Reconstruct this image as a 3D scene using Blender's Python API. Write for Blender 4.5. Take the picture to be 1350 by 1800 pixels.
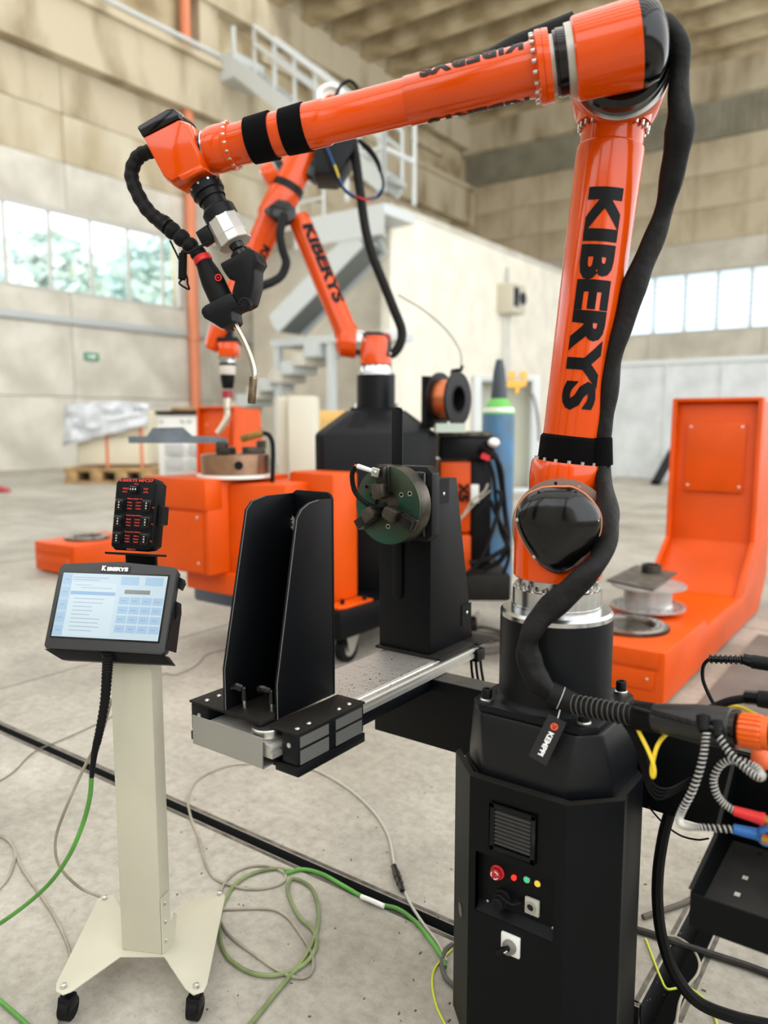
import bpy, bmesh, math, random
from mathutils import Vector, Matrix
random.seed(7)
for o in list(bpy.data.objects): bpy.data.objects.remove(o)
scene = bpy.context.scene
COL = scene.collection
R = math.radians
# ------------------------------------------------------------------ camera
FPX, TH, PH = 1352.0, R(36.0), math.atan(160/1352.0)
CAM = Vector((0, 0, 1.55))
fw = Vector((-math.sin(TH)*math.cos(PH), math.cos(TH)*math.cos(PH), -math.sin(PH)))
rt = Vector((math.cos(TH), math.sin(TH), 0)); up = rt.cross(fw)
cd = bpy.data.cameras.new('camera'); cam = bpy.data.objects.new('camera', cd); COL.objects.link(cam)
cam.matrix_world = Matrix(((rt.x, up.x, -fw.x, CAM.x), (rt.y, up.y, -fw.y, CAM.y), (rt.z, up.z, -fw.z, CAM.z), (0, 0, 0, 1)))
cd.sensor_fit = 'HORIZONTAL'; cd.sensor_width = 36; cd.lens = 36*FPX/1350; cd.clip_end = 300; cd.clip_start = 0.02
cd.dof.use_dof = True; cd.dof.focus_distance = 2.05; cd.dof.aperture_fstop = 2.3
scene.camera = cam
# ------------------------------------------------------------------ light
w = bpy.data.worlds.new('overcast_sky'); scene.world = w; w.use_nodes = True
bg = w.node_tree.nodes['Background']; bg.inputs[0].default_value = (0.955, 0.98, 1.0, 1); bg.inputs[1].default_value = 1.0
vs = scene.view_settings
vs.view_transform = 'Standard'; vs.look = 'None'; vs.gamma = 1; vs.use_curve_mapping = False; vs.exposure = 1.75
# ------------------------------------------------------------------ photo measuring helpers
def ray(px, py): return fw + rt*((px-675)/FPX) - up*((py-900)/FPX)
def gz(px, py, z): d = ray(px, py); return CAM + d*((z-CAM.z)/d.z)
def gx(px, py, x): d = ray(px, py); return CAM + d*(x/d.x)
def gy(px, py, y): d = ray(px, py); return CAM + d*(y/d.y)
def gd(px, py, t): return CAM + ray(px, py)*t
def dep(p): return (Vector(p)-CAM).dot(fw)
def m_(p, px): return px*dep(p)/FPX            # pixels to metres at a point
# main robot working plane
RC = Vector((-.725, 1.70, 0)); RA = Vector((.3923, -.9199, 0)); RB = Vector((.9199, .3923, 0)); UZ = Vector((0, 0, 1))
def rp(px, py, k=0.0):
    d = ray(px, py); o = RC + RA*k
    return CAM + d*((o-CAM).dot(RA)/d.dot(RA))
# ------------------------------------------------------------------ materials
def lin(c): return tuple((v/255/12.92 if v/255 <= .04045 else ((v/255+.055)/1.055)**2.4) for v in c[:3]) + (1,)
MATS = {}
def mat(name, col, rough=.5, metal=0., noise=0., nscale=8., col2=None, bump=0., bscale=60., spec=.5, coat=0., emit=0., det=4., stretch=None, thresh=None):
    if name in MATS: return MATS[name]
    m = bpy.data.materials.new(name); m.use_nodes = True; nt = m.node_tree; N = nt.nodes; L = nt.links
    b = N['Principled BSDF']; b.inputs['Base Color'].default_value = lin(col); b.inputs['Roughness'].default_value = rough
    b.inputs['Metallic'].default_value = metal; b.inputs['Specular IOR Level'].default_value = spec
    if coat: b.inputs['Coat Weight'].default_value = coat; b.inputs['Coat Roughness'].default_value = .06
    if emit: b.inputs['Emission Color'].default_value = lin(col); b.inputs['Emission Strength'].default_value = emit; b.inputs['Base Color'].default_value = lin(tuple(v*.25 for v in col))
    tc = N.new('ShaderNodeTexCoord'); vec = tc.outputs['Object']
    if stretch:
        mp = N.new('ShaderNodeMapping'); mp.inputs['Scale'].default_value = stretch; L.new(vec, mp.inputs[0]); vec = mp.outputs[0]
    if noise:
        n = N.new('ShaderNodeTexNoise'); n.inputs['Scale'].default_value = nscale; n.inputs['Detail'].default_value = det; L.new(vec, n.inputs['Vector'])
        r = N.new('ShaderNodeValToRGB'); c2 = col2 or tuple(v*(1-noise) for v in col)
        lo, hi = thresh or (.35, .65)
        r.color_ramp.elements[0].position = lo; r.color_ramp.elements[0].color = lin(c2)
        r.color_ramp.elements[1].position = hi; r.color_ramp.elements[1].color = lin(col)
        L.new(n.outputs['Fac'], r.inputs[0]); L.new(r.outputs[0], b.inputs['Base Color'])
    if bump:
        n2 = N.new('ShaderNodeTexNoise'); n2.inputs['Scale'].default_value = bscale; L.new(vec, n2.inputs['Vector'])
        bp = N.new('ShaderNodeBump'); bp.inputs['Strength'].default_value = bump; bp.inputs['Distance'].default_value = .01
        L.new(n2.outputs['Fac'], bp.inputs['Height']); L.new(bp.outputs[0], b.inputs['Normal'])
    MATS[name] = m; return m
ORANGE = mat('orange_gloss_paint', (214, 72, 1), .16, spec=.35, coat=.25, noise=.06, nscale=3)
ORANGE2 = mat('orange_sheet_paint', (216, 78, 1), .42, spec=.25, noise=.08, nscale=2.5)
ORANGEP = mat('orange_plastic', (222, 92, 18), .4)
BLACK = mat('black_powder_coat', (10, 12, 15), .42, spec=.2, noise=.15, nscale=5, bump=.03, bscale=600)
BLACKB = mat('black_sheet_metal', (8, 10, 13), .45, spec=.14, noise=.2, nscale=4, bump=.03, bscale=700)
BLACKG = mat('black_gloss_plastic', (7, 7, 8), .16, spec=.35, coat=.1)
BLACKD = mat('black_dusty_coat', (30, 28, 24), .6, spec=.2, noise=.25, nscale=14)
RUBBER = mat('black_rubber', (10, 10, 11), .65, spec=.2, noise=.2, nscale=30)
FABRIC = mat('black_sleeve_fabric', (16, 15, 14), .6, spec=.2, noise=.3, nscale=9, bump=.35, bscale=40)
VELCRO = mat('black_velcro', (7, 7, 8), .95, spec=.1, bump=.25, bscale=900)
STEEL = mat('machined_steel', (205, 206, 206), .22, metal=1, noise=.12, nscale=20)
ALU = mat('brushed_aluminium', (205, 202, 195), .42, metal=.75, noise=.12, nscale=6, stretch=(1, 40, 1), bump=.02, bscale=90)
ALUG = mat('grey_anodised_aluminium', (172, 172, 168), .38, metal=.85)
ZINC = mat('zinc_plated_steel', (205, 205, 200), .3, metal=1)
DSTEEL = mat('dark_worn_steel', (92, 86, 78), .42, metal=.9, noise=.4, nscale=18)
BRASS = mat('brass', (200, 150, 70), .3, metal=1)
COPPER = mat('copper_wire', (196, 112, 70), .35, metal=.9, stretch=(1, 1, 1), bump=.1, bscale=300)
GREEN = mat('chuck_green_metal', (30, 82, 66), .36, metal=.6, noise=.45, nscale=7, col2=(74, 68, 54))
CREAM = mat('cream_powder_coat', (192, 188, 168), .45, noise=.04, nscale=4)
WHITEP = mat('white_plastic', (228, 228, 222), .45)
RED = mat('red_plastic', (205, 32, 34), .38)
BLUEP = mat('blue_plastic', (28, 92, 160), .4)
YELLOW = mat('yellow_cable', (232, 200, 40), .45)
GRNCAB = mat('green_cable', (88, 160, 62), .45, noise=.25, nscale=6)
BEICAB = mat('beige_cable', (168, 160, 142), .55, noise=.2, nscale=8)
YGCAB = mat('yellow_green_wire', (196, 206, 60), .5)
PRINTK = mat('black_lettering', (9, 10, 12), .4, spec=.15)
PRINTW = mat('white_lettering', (240, 240, 238), .5)
PRINTR = mat('red_lettering', (205, 60, 50), .5)
# ------------------------------------------------------------------ mesh builder
def basis(d):
    d = Vector(d).normalized(); h = Vector((0, 0, 1)) if abs(d.z) < .95 else Vector((1, 0, 0))
    x = h.cross(d).normalized(); y = d.cross(x); return x, y, d
def rotz(a): return Matrix.Rotation(a, 3, 'Z')
class MB:
    def __init__(s): s.v = []; s.f = []
    def add(s, vs, fs):
        n = len(s.v); s.v += [Vector(p) for p in vs]; s.f += [tuple(i+n for i in f) for f in fs]; return s
    def box(s, c, size, rot=None):
        c = Vector(c); hx, hy, hz = [k/2 for k in size]; vs = []
        for dz in (-hz, hz):
            for dx, dy in ((-hx, -hy), (hx, -hy), (hx, hy), (-hx, hy)):
                p = Vector((dx, dy, dz)); p = rot @ p if rot else p; vs.append(c+p)
        return s.add(vs, [(3, 2, 1, 0), (4, 5, 6, 7), (0, 1, 5, 4), (1, 2, 6, 5), (2, 3, 7, 6), (3, 0, 4, 7)])
    def bb(s, x0, x1, y0, y1, z0, z1): return s.box(((x0+x1)/2, (y0+y1)/2, (z0+z1)/2), (abs(x1-x0), abs(y1-y0), abs(z1-z0)))
    def bar(s, p0, p1, w, h, side=None):
        p0, p1 = Vector(p0), Vector(p1); d = (p1-p0).normalized()
        x = Vector(side).normalized() if side else basis(d)[0]; x = (x-d*x.dot(d)).normalized(); y = d.cross(x)
        q = [x*(a*w/2)+y*(b*h/2) for a, b in ((-1, -1), (1, -1), (1, 1), (-1, 1))]
        return s.add([p0+k for k in q]+[p1+k for k in q], [(3, 2, 1, 0), (4, 5, 6, 7), (0, 1, 5, 4), (1, 2, 6, 5), (2, 3, 7, 6), (3, 0, 4, 7)])
    def prism(s, poly, vec):
        poly = [Vector(p) for p in poly]; vec = Vector(vec); n = len(poly)
        nrm = Vector((0, 0, 0))
        for i in range(n): nrm += (poly[i]-poly[0]).cross(poly[(i+1) % n]-poly[0])
        if nrm.dot(vec) < 0: poly = poly[::-1]
        vs = poly + [p+vec for p in poly]
        fs = [tuple(range(n))[::-1], tuple(range(n, 2*n))] + [(i, (i+1) % n, n+(i+1) % n, n+i) for i in range(n)]
        return s.add(vs, fs)
    def loft(s, rings, cap=True):
        n = len(rings[0]); vs = [Vector(p) for r in rings for p in r]; fs = []
        for k in range(len(rings)-1):
            for i in range(n): j = (i+1) % n; fs.append((k*n+i, k*n+j, (k+1)*n+j, (k+1)*n+i))
        if cap: fs += [tuple(range(n))[::-1], tuple(range((len(rings)-1)*n, len(rings)*n))]
        return s.add(vs, fs)
    def lathe(s, o, d, prof, n=32, cap=True):
        o = Vector(o); x, y, d = basis(d); rings = []
        for h, r in prof: rings.append([o+d*h+(x*math.cos(t)+y*math.sin(t))*max(r, 1e-4) for t in [2*math.pi*i/n for i in range(n)]])
        return s.loft(rings, cap)
    def cyl(s, p0, p1, r0, r1=None, n=24):
        p0, p1 = Vector(p0), Vector(p1); L = (p1-p0).length
        return s.lathe(p0, p1-p0, [(0, r0), (L, r0 if r1 is None else r1)], n)
    def ring(s, o, d, ro, ri, h, n=40):           # flat annulus with hole
        o = Vector(o); x, y, d = basis(d); rr = []
        for hh, r in ((0, ri), (0, ro), (h, ro), (h, ri), (0, ri)):
            rr.append([o+d*hh+(x*math.cos(t)+y*math.sin(t))*r for t in [2*math.pi*i/n for i in range(n)]])
        return s.loft(rr, False)
    def ball(s, c, r, n=14, sq=(1, 1, 1), d=(0, 0, 1)):
        c = Vector(c); x, y, z = basis(d); k = n//2; rings = []
        for i in range(k+1):
            a = math.pi*(i/k)-math.pi/2; q = max(math.cos(a), .02)
            rings.append([c+z*(r*sq[2]*math.sin(a))+x*(r*sq[0]*q*math.cos(t))+y*(r*sq[1]*q*math.sin(t)) for t in [2*math.pi*j/n for j in range(n)]])
        return s.loft(rings)
    def tube(s, pts, r, n=8, flat=None):
        pts = [Vector(p) for p in pts]; m = len(pts); rr = r if isinstance(r, (list, tuple)) else [r]*m; rings = []; x = None
        for i in range(m):
            t = (pts[min(i+1, m-1)]-pts[max(i-1, 0)]).normalized()
            x = basis(t)[0] if x is None else (x-t*x.dot(t)).normalized()
            y = t.cross(x)
            rings.append([pts[i]+(x*math.cos(a)+y*math.sin(a))*rr[i] for a in [2*math.pi*j/n for j in range(n)]])
        return s.loft(rings)
    def twist(s, pts, rad, n=18, ecc=.16, rate=.16):      # soft sleeve: oval section that slowly turns, with shallow folds
        m = len(pts); rings = []; x = None
        for i in range(m):
            t = (pts[min(i+1, m-1)]-pts[max(i-1, 0)]).normalized()
            x = basis(t)[0] if x is None else (x-t*x.dot(t)).normalized()
            y = t.cross(x)
            rings.append([pts[i]+(x*math.cos(a)+y*math.sin(a))*rad[i]*(1+ecc*math.cos(2*(a-i*rate))+.05*math.cos(3*a+i*.33)) for a in [2*math.pi*j/n for j in range(n)]])
        return s.loft(rings)
    def helix(s, pts, R0, r, turns, n=5, seg=10):
        pts = spl(pts, max(2, int(turns*seg/max(1, len(pts)-1))+1)); m = len(pts); out = []; x = None
        for i in range(m):
            t = (pts[min(i+1, m-1)]-pts[max(i-1, 0)]).normalized()
            x = basis(t)[0] if x is None else (x-t*x.dot(t)).normalized()
            y = t.cross(x); a = 2*math.pi*turns*i/(m-1); out.append(pts[i]+(x*math.cos(a)+y*math.sin(a))*R0)
        return s.tube(out, r, n)
    def build(s, name, material, parent=None, label=None, cat=None, group=None, kind=None, bev=0, seg=2, sm=32):
        me = bpy.data.meshes.new(name)
        lo = Vector([min(v[i] for v in s.v) for i in range(3)]); hi = Vector([max(v[i] for v in s.v) for i in range(3)])
        c = (lo+hi)/2
        if parent is None: c.z = lo.z
        me.from_pydata([v-c for v in s.v], [], s.f); me.validate()
        bm = bmesh.new(); bm.from_mesh(me)
        bmesh.ops.remove_doubles(bm, verts=bm.verts, dist=1e-6)
        bmesh.ops.recalc_face_normals(bm, faces=bm.faces)
        if bev:
            es = [e for e in bm.edges if len(e.link_faces) == 2 and e.calc_face_angle(0) > R(28)]
            bmesh.ops.bevel(bm, geom=es, offset=bev, segments=seg, profile=.5, affect='EDGES', clamp_overlap=True)
        bm.to_mesh(me); bm.free()
        for p in me.polygons: p.use_smooth = True
        me.set_sharp_from_angle(angle=R(sm))
        me.materials.append(material)
        o = bpy.data.objects.new(name, me); COL.objects.link(o); o.location = c
        if parent: attach(o, parent)
        tag(o, label, cat, group, kind); return o
WLOC = {}
def wloc(o):
    return WLOC.get(o.name, o.location.copy())
def attach(o, parent):
    c = o.location.copy(); WLOC[o.name] = c
    o.parent = parent; o.location = c - wloc(parent)
def tag(o, label=None, cat=None, group=None, kind=None):
    if label: o['label'] = label
    if cat: o['category'] = cat
    if group: o['group'] = group
    if kind: o['kind'] = kind
    return o
def thing(name, loc, label, cat, group=None, kind=None):
    o = bpy.data.objects.new(name, None); COL.objects.link(o); o.location = Vector(loc); o.empty_display_size = .1
    return tag(o, label, cat, group, kind)
def clone(o, parent=None):
    c = o.copy(); COL.objects.link(c)
    if parent: c.parent = parent
    for ch in o.children: clone(ch, c)
    return c
def spl(pts, n=8):
    pts = [Vector(p) for p in pts]; P = [pts[0]*2-pts[1]]+pts+[pts[-1]*2-pts[-2]]; out = []
    for i in range(1, len(P)-2):
        for k in range(n):
            t = k/n; a, b, c, d = P[i-1], P[i], P[i+1], P[i+2]
            out.append(.5*((2*b)+(c-a)*t+(2*a-5*b+4*c-d)*t*t+(3*b-a-3*c+d)*t**3))
    out.append(pts[-1]); return out
def lerp(a, b, t): return a+(b-a)*t
# ------------------------------------------------------------------ lettering
def text_geo(s, bold=.0, cuts=0):
    """triangles of a line of text scaled to x 0..1 (along) and y 0..1 (cap height); returns verts, faces, aspect"""
    cu = bpy.data.curves.new('t', 'FONT'); cu.body = s; cu.size = 1; cu.offset = bold; cu.resolution_u = 3
    o = bpy.data.objects.new('t', cu); COL.objects.link(o); bpy.context.view_layer.update()
    dg = bpy.context.evaluated_depsgraph_get(); me = bpy.data.meshes.new_from_object(o.evaluated_get(dg))
    bm = bmesh.new(); bm.from_mesh(me); bmesh.ops.remove_doubles(bm, verts=bm.verts, dist=1e-5)
    xs = [v.co.x for v in bm.verts]; ys = [v.co.y for v in bm.verts]; x0, x1, y0, y1 = min(xs), max(xs), min(ys), max(ys)
    for i in range(1, cuts):
        y = y0+(y1-y0)*i/cuts
        bmesh.ops.bisect_plane(bm, geom=bm.verts[:]+bm.edges[:]+bm.faces[:], plane_co=(0, y, 0), plane_no=(0, 1, 0))
    bm.verts.index_update()
    vs = [((v.co.x-x0)/(x1-x0), (v.co.y-y0)/(y1-y0)) for v in bm.verts]; fs = [tuple(v.index for v in f.verts) for f in bm.faces]
    bm.free(); bpy.data.objects.remove(o); bpy.data.curves.remove(cu); bpy.data.meshes.remove(me)
    return vs, fs, (x1-x0)/(y1-y0)
def flat_text(s, o, ex, ey, width, height, material, parent, name='lettering', bold=.02, label=None, eps=.0006):
    vs, fs, _ = text_geo(s, bold); o, ex, ey = Vector(o), Vector(ex).normalized(), Vector(ey).normalized(); nz = ex.cross(ey)
    b = MB(); b.add([o+ex*(u*width)+ey*(v*height)+nz*eps for u, v in vs], fs)
    return b.build(name, material, parent, label)
def wrap_text(s, p0, d, out, rad, length, height, material, parent, name='lettering', bold=.03, ang0=0., label=None, rad1=None):
    """text running along axis d from p0 on a cylinder; letter tops turn around the axis"""
    vs, fs, _ = text_geo(s, bold, 10); p0, d = Vector(p0), Vector(d).normalized(); out = Vector(out); out = (out-d*out.dot(d)).normalized(); sd = out.cross(d)
    b = MB(); q = []
    for u, v in vs:
        r0 = lerp(rad, rad1 or rad, u)+.0012
        a = ang0+(v-.5)*height/r0; q.append(p0+d*(u*length)+out*(math.cos(a)*r0)+sd*(math.sin(a)*r0))
    b.add(q, fs); return b.build(name, material, parent, label)
# ================================================================== the hall
def floor_material():
    m = bpy.data.materials.new('worn_concrete_floor'); m.use_nodes = True; nt = m.node_tree; N = nt.nodes; L = nt.links; b = N['Principled BSDF']
    g = N.new('ShaderNodeNewGeometry')
    def noise(sc, det=6, ro=.6):
        n = N.new('ShaderNodeTexNoise'); n.inputs['Scale'].default_value = sc; n.inputs['Detail'].default_value = det; n.inputs['Roughness'].default_value = ro
        L.new(g.outputs['Position'], n.inputs['Vector']); return n.outputs['Fac']
    def ramp(fac, stops):
        r = N.new('ShaderNodeValToRGB'); cr = r.color_ramp
        cr.elements[0].position, cr.elements[0].color = stops[0][0], lin(stops[0][1]); cr.elements[1].position, cr.elements[1].color = stops[-1][0], lin(stops[-1][1])
        for p, c in stops[1:-1]: e = cr.elements.new(p); e.color = lin(c)
        L.new(fac, r.inputs[0]); return r.outputs[0]
    base = ramp(noise(1.3), [(.3, (144, 140, 130)), (.5, (170, 165, 153)), (.72, (190, 185, 173))])
    fine = ramp(noise(22, 8, .7), [(.3, (205, 203, 198)), (.6, (255, 255, 255))])
    spots = ramp(noise(95, 2), [(.27, (120, 112, 102)), (.33, (255, 255, 255))])
    stain = ramp(noise(.42, 5), [(.3, (205, 200, 190)), (.55, (255, 255, 255))])
    def mul(a, c, f=1.):
        x = N.new('ShaderNodeMix'); x.data_type = 'RGBA'; x.blend_type = 'MULTIPLY'; x.inputs[0].default_value = f; L.new(a, x.inputs[6]); L.new(c, x.inputs[7]); return x.outputs[2]
    col = mul(mul(mul(base, fine, .8), spots, .55), stain, .8)
    L.new(col, b.inputs['Base Color'])
    r = N.new('ShaderNodeMapRange'); r.inputs[3].default_value = .42; r.inputs[4].default_value = .7; L.new(noise(2.2), r.inputs[0]); L.new(r.outputs[0], b.inputs['Roughness'])
    bp = N.new('ShaderNodeBump'); bp.inputs['Strength'].default_value = .25; bp.inputs['Distance'].default_value = .006; L.new(noise(30, 8, .7), bp.inputs['Height']); L.new(bp.outputs[0], b.inputs['Normal'])
    return m
FLOOR = floor_material()
CONC = mat('weathered_concrete', (200, 188, 162), .85, stretch=(1, 1, .35), noise=.3, nscale=.6, col2=(134, 116, 86), det=9, bump=.2, bscale=12, thresh=(.30, .52))
CONCW = mat('whitewashed_concrete', (214, 210, 198), .85, noise=.12, nscale=.8, col2=(188, 183, 170), det=8, bump=.2, bscale=10)
CONCM = mat('mid_wall_concrete', (208, 199, 176), .85, noise=.2, nscale=.7, col2=(170, 154, 122), det=9, stretch=(1, 1, .35))
CONCD = mat('stained_concrete', (204, 190, 158), .9, noise=.45, nscale=.5, col2=(150, 132, 100), det=9, bump=.2, bscale=9, thresh=(.38, .6))
PLASTER = mat('cream_plaster', (246, 240, 224), .8, noise=.06, nscale=1.2, det=8)
CORR = mat('grey_corrugated_sheet', (150, 146, 128), .6, noise=.15, nscale=1)
PIPEO = mat('orange_pipe_paint', (222, 136, 98), .5)
GREYST = mat('grey_painted_steel', (178, 184, 184), .5)
LGREY = mat('light_grey_steel', (205, 210, 210), .5)
FRAME = mat('window_frame_paint', (188, 186, 178), .6)
DARK = mat('recess_shade_black', (6, 6, 6), .95)  # black stands in for shade inside slots, holes and bores
def glass_mat():
    m = bpy.data.materials.new('window_glass'); m.use_nodes = True; nt = m.node_tree; N = nt.nodes; L = nt.links
    N.remove(N['Principled BSDF']); o = N['Material Output']
    t = N.new('ShaderNodeBsdfTransparent'); t.inputs[0].default_value = (.93, .97, .98, 1); g = N.new('ShaderNodeBsdfGlossy'); g.inputs[1].default_value = .05
    x = N.new('ShaderNodeMixShader'); x.inputs[0].default_value = .07; L.new(t.outputs[0], x.inputs[1]); L.new(g.outputs[0], x.inputs[2]); L.new(x.outputs[0], o.inputs[0]); return m
GLASS = glass_mat()
def frost_mat():
    m = bpy.data.materials.new('frosted_pane'); m.use_nodes = True; nt = m.node_tree; N = nt.nodes; L = nt.links
    N.remove(N['Principled BSDF']); t = N.new('ShaderNodeBsdfTranslucent'); t.inputs[0].default_value = (.72, .80, .85, 1); L.new(t.outputs[0], N['Material Output'].inputs[0]); return m
FROST = frost_mat()
XL, YB, XR, YF, ZR = -23.7, 40.8, 9.0, -9.0, 20.0
# floor with two sunk channels
S1 = (1.872, 1.918); S2 = (-.555, -.465); DEP = .14
b = MB()
b.bb(XL, S2[0], YF, S1[0], -.2, 0); b.bb(XL, S2[0], S1[1], YB, -.2, 0); b.bb(S2[1], XR, YF, YB, -.2, 0); b.bb(S2[0], S2[1], YF, 1.2, -.2, 0)
fl = b.build('floor', FLOOR, None, 'worn pale concrete floor of the factory hall', 'floor', kind='structure')
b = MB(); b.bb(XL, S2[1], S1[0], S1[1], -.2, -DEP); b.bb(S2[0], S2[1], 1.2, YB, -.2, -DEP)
for y in S1: b.bb(XL, S2[0], y-.003, y+.003, -.2, -.001)  # added black slot sides hold the shade in their colour
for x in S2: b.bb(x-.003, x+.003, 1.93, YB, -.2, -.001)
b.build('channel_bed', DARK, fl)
EDGE = mat('steel_channel_edge', (120, 114, 104), .6, metal=.5, noise=.4, nscale=20)
b = MB()
for y in (S1[0]-.011, S1[1]+.011): b.bb(XL, S2[0], y-.007, y+.007, -.04, .0015)
for x in (S2[0]-.012, S2[1]+.012): b.bb(x-.006, x+.006, 1.93, 12, -.04, .0015)
b.build('channel_edge', EDGE, fl)
# saw-cut joints: thin dark inlays across the slab
b = MB()
for y in (-3, 6.2, 11.5, 16.5, 22): b.bb(XL, XR, y-.008, y+.008, -.01, .0012)
for x in (-19, -13.5, -8.3, -4.35, 4.5): b.bb(x-.008, x+.008, 1.95, YB, -.01, .0012)
b.build('expansion_joint', mat('joint_filler', (120, 114, 104), .9), fl)
# ---- left wall with window strip
wl = thing('wall_left', (XL, 15, 0), 'long left hall wall of whitewashed precast panels', 'wall', kind='structure')
WZ0, WZ1 = 5.72, 8.33; WY0, WY1 = -6.0, 19.6
b = MB(); b.bb(XL-.5, XL-.12, YF, YB, -.2, WZ0); b.bb(XL-.5, XL-.12, YF, YB, WZ1, 17); b.bb(XL-.5, XL-.12, WY1, YB, WZ0, WZ1); b.build('wall_core', CONCD, wl)
def panels(parent, axis, fixed, u0, u1, z0, z1, nu, nz, thick, mats, gap=.025, name='panel'):
    """a grid of separate precast panels proud of the core"""
    for i in range(nu):
        for k in range(nz):
            a0, a1 = lerp(u0, u1, i/nu)+gap/2, lerp(u0, u1, (i+1)/nu)-gap/2; c0, c1 = lerp(z0, z1, k/nz)+gap/2, lerp(z0, z1, (k+1)/nz)-gap/2
            t = thick+random.uniform(-.012, .012); q = MB()
            if axis == 'y': q.bb(fixed-.13, fixed-.13+t, a0, a1, c0, c1)
            else: q.bb(a0, a1, fixed+.13-t, fixed+.13, c0, c1)
            q.build(name, mats[min(k, len(mats)-1)], parent)
panels(wl, 'y', XL, -3, 39, 0, 4.7, 7, 2, .13, [CONCW])
panels(wl, 'y', XL, -3, 39, 4.7, WZ0, 7, 1, .13, [CONCW])
panels(wl, 'y', XL, -3, 39, WZ1, 12.9, 7, 3, .13, [CONCW, CONCM, CONC])  # panel rows turn from whitish to brown upwards
q = MB(); q.bb(XL-.13, XL, 19.75, 39, WZ0, WZ1); q.build('panel', CONCW, wl)
q = MB(); q.bb(XL, XL+.1, YF, 38, 4.75, 4.95); q.build('cable_tray', GREYST, wl)
q = MB(); q.bb(XL, XL+.55, YF, YB, 12.9, 14.9); q.bb(XL, XL+.75, YF, YB, 14.7, 14.95); q.bb(XL, XL+.4, YF, YB, 14.95, 15.05); q.build('crane_girder', CONC, wl)
q = MB(); q.tube([(XL+.55, YF, 15.22), (XL+.55, 23, 15.22)], .09, 10); q.build('crane_rail', LGREY, wl)
for y in (14.2, 21.0, 27.5, 34.0):
    q = MB(); q.bb(XL-.3, XL+.35, y-.45, y+.45, 15, 19.5); q.build('column', CONC, wl)
q = MB()
n = 240
for i in range(n): y = lerp(YF, YB, i/n); q.bb(XL-.35, XL-.27+.03*(i % 2), y, y+(YB-YF)/n, 14.9, 17.2)
q.build('corrugated_cladding', CORR, wl)
q = MB(); q.bb(XL-.6, XL+.5, YF, YB, 17.0, 18.6); q.build('eaves_beam', CONC, wl)
q = MB(); q.bb(XL-.35, XL+.02, YF, YB, 18.6, 20.2); q.build('upper_wall', CONC, wl)
q = MB(); q.bb(XL-.05, XL+.16, 24, 38, 16.1, 16.45); q.build('upper_rail', CONC, wl)
wn = thing('window_1', (XL, 10, WZ0), 'long strip window high in the left wall with trees outside', 'window', kind='structure')
q = MB(); q.bb(XL-.14, XL+.02, WY0, WY1, WZ1-.12, WZ1+.06); q.bb(XL-.14, XL+.02, WY0, WY1, WZ0-.02, WZ0+.08); q.bb(XL-.14, XL+.02, WY1-.1, WY1+.16, WZ0, WZ1); q.build('window_frame', FRAME, wn)
ys = [12.894+1.481*i for i in range(-12, 5)]
for i, y in enumerate(ys):
    q = MB(); q.bb(XL-.12, XL-.01, y-.05, y+.05, WZ0, WZ1); q.build('mullion', FRAME, wn)
    q = MB(); q.bb(XL-.075, XL-.065, y+.05, y+1.431 if i < len(ys)-1 else WY1-.1, WZ0, WZ1); q.build('pane', GLASS, wn)
# ---- back wall
wb = thing('wall_back', (-8, YB, 0), 'far end hall wall of peeling beige concrete panels', 'wall', kind='structure')
BZ0, BZ1, BX0 = 5.95, 8.86, -14.9
b = MB(); b.bb(XL-.6, XR, YB+.12, YB+.5, -.2, BZ0); b.bb(XL-.6, XR, YB+.12, YB+.5, BZ1, 20.2); b.bb(XL-.6, BX0, YB+.12, YB+.5, BZ0, BZ1); b.build('wall_core', CONCD, wb)
panels(wb, 'x', YB, XL, XR, 0, BZ0, 6, 3, .13, [CONCW])
panels(wb, 'x', YB, XL, XR, BZ1, 10.3, 6, 1, .13, [CONCW])
panels(wb, 'x', YB, XL, XR, 10.3, 15.0, 8, 3, .13, [CONC, CONC, CONC])
q = MB(); n = 200
for i in range(n): x = lerp(XL, XR, i/n); q.bb(x, x+(XR-XL)/n, YB-.05+.03*(i % 2), YB+.1, 15.05, 16.75)
q.build('corrugated_cladding', CORR, wb)
q = MB(); q.bb(XL, XR, YB-.5, YB+.12, 16.75, 18.4); q.build('eaves_beam', CONC, wb)
q = MB(); q.bb(XL, XR, YB-.02, YB+.12, 18.4, 20.2); q.build('panel', CONC, wb)
w2 = thing('window_2', (-8, YB, BZ0), 'louvred strip window in the far end wall right of the robot', 'window', kind='structure')
q = MB(); q.bb(BX0, XR, YB-.02, YB+.14, BZ1-.08, BZ1+.06); q.bb(BX0, XR, YB-.02, YB+.14, BZ0-.02, BZ0+.08); q.build('window_frame', FRAME, w2)
for i in range(14):
    x = -12.54+1.525*(i-1)
    if x > XR: break
    q = MB(); q.bb(x-.06, x+.06, YB-.01, YB+.1, BZ0, BZ1); q.build('mullion', FRAME, w2)
    q = MB(); q.bb(x+.06, x+1.465, YB+.05, YB+.06, BZ0, BZ1); q.build('pane', FROST, w2)
LOUV = mat('pale_blue_louvre', (150, 175, 196), .6)
for k in range(9):
    q = MB(); z = BZ0+.3+k*.3; q.bb(BX0, XR, YB+.03, YB+.045, z-.014, z+.014); q.build('louvre', LOUV, w2)
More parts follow.
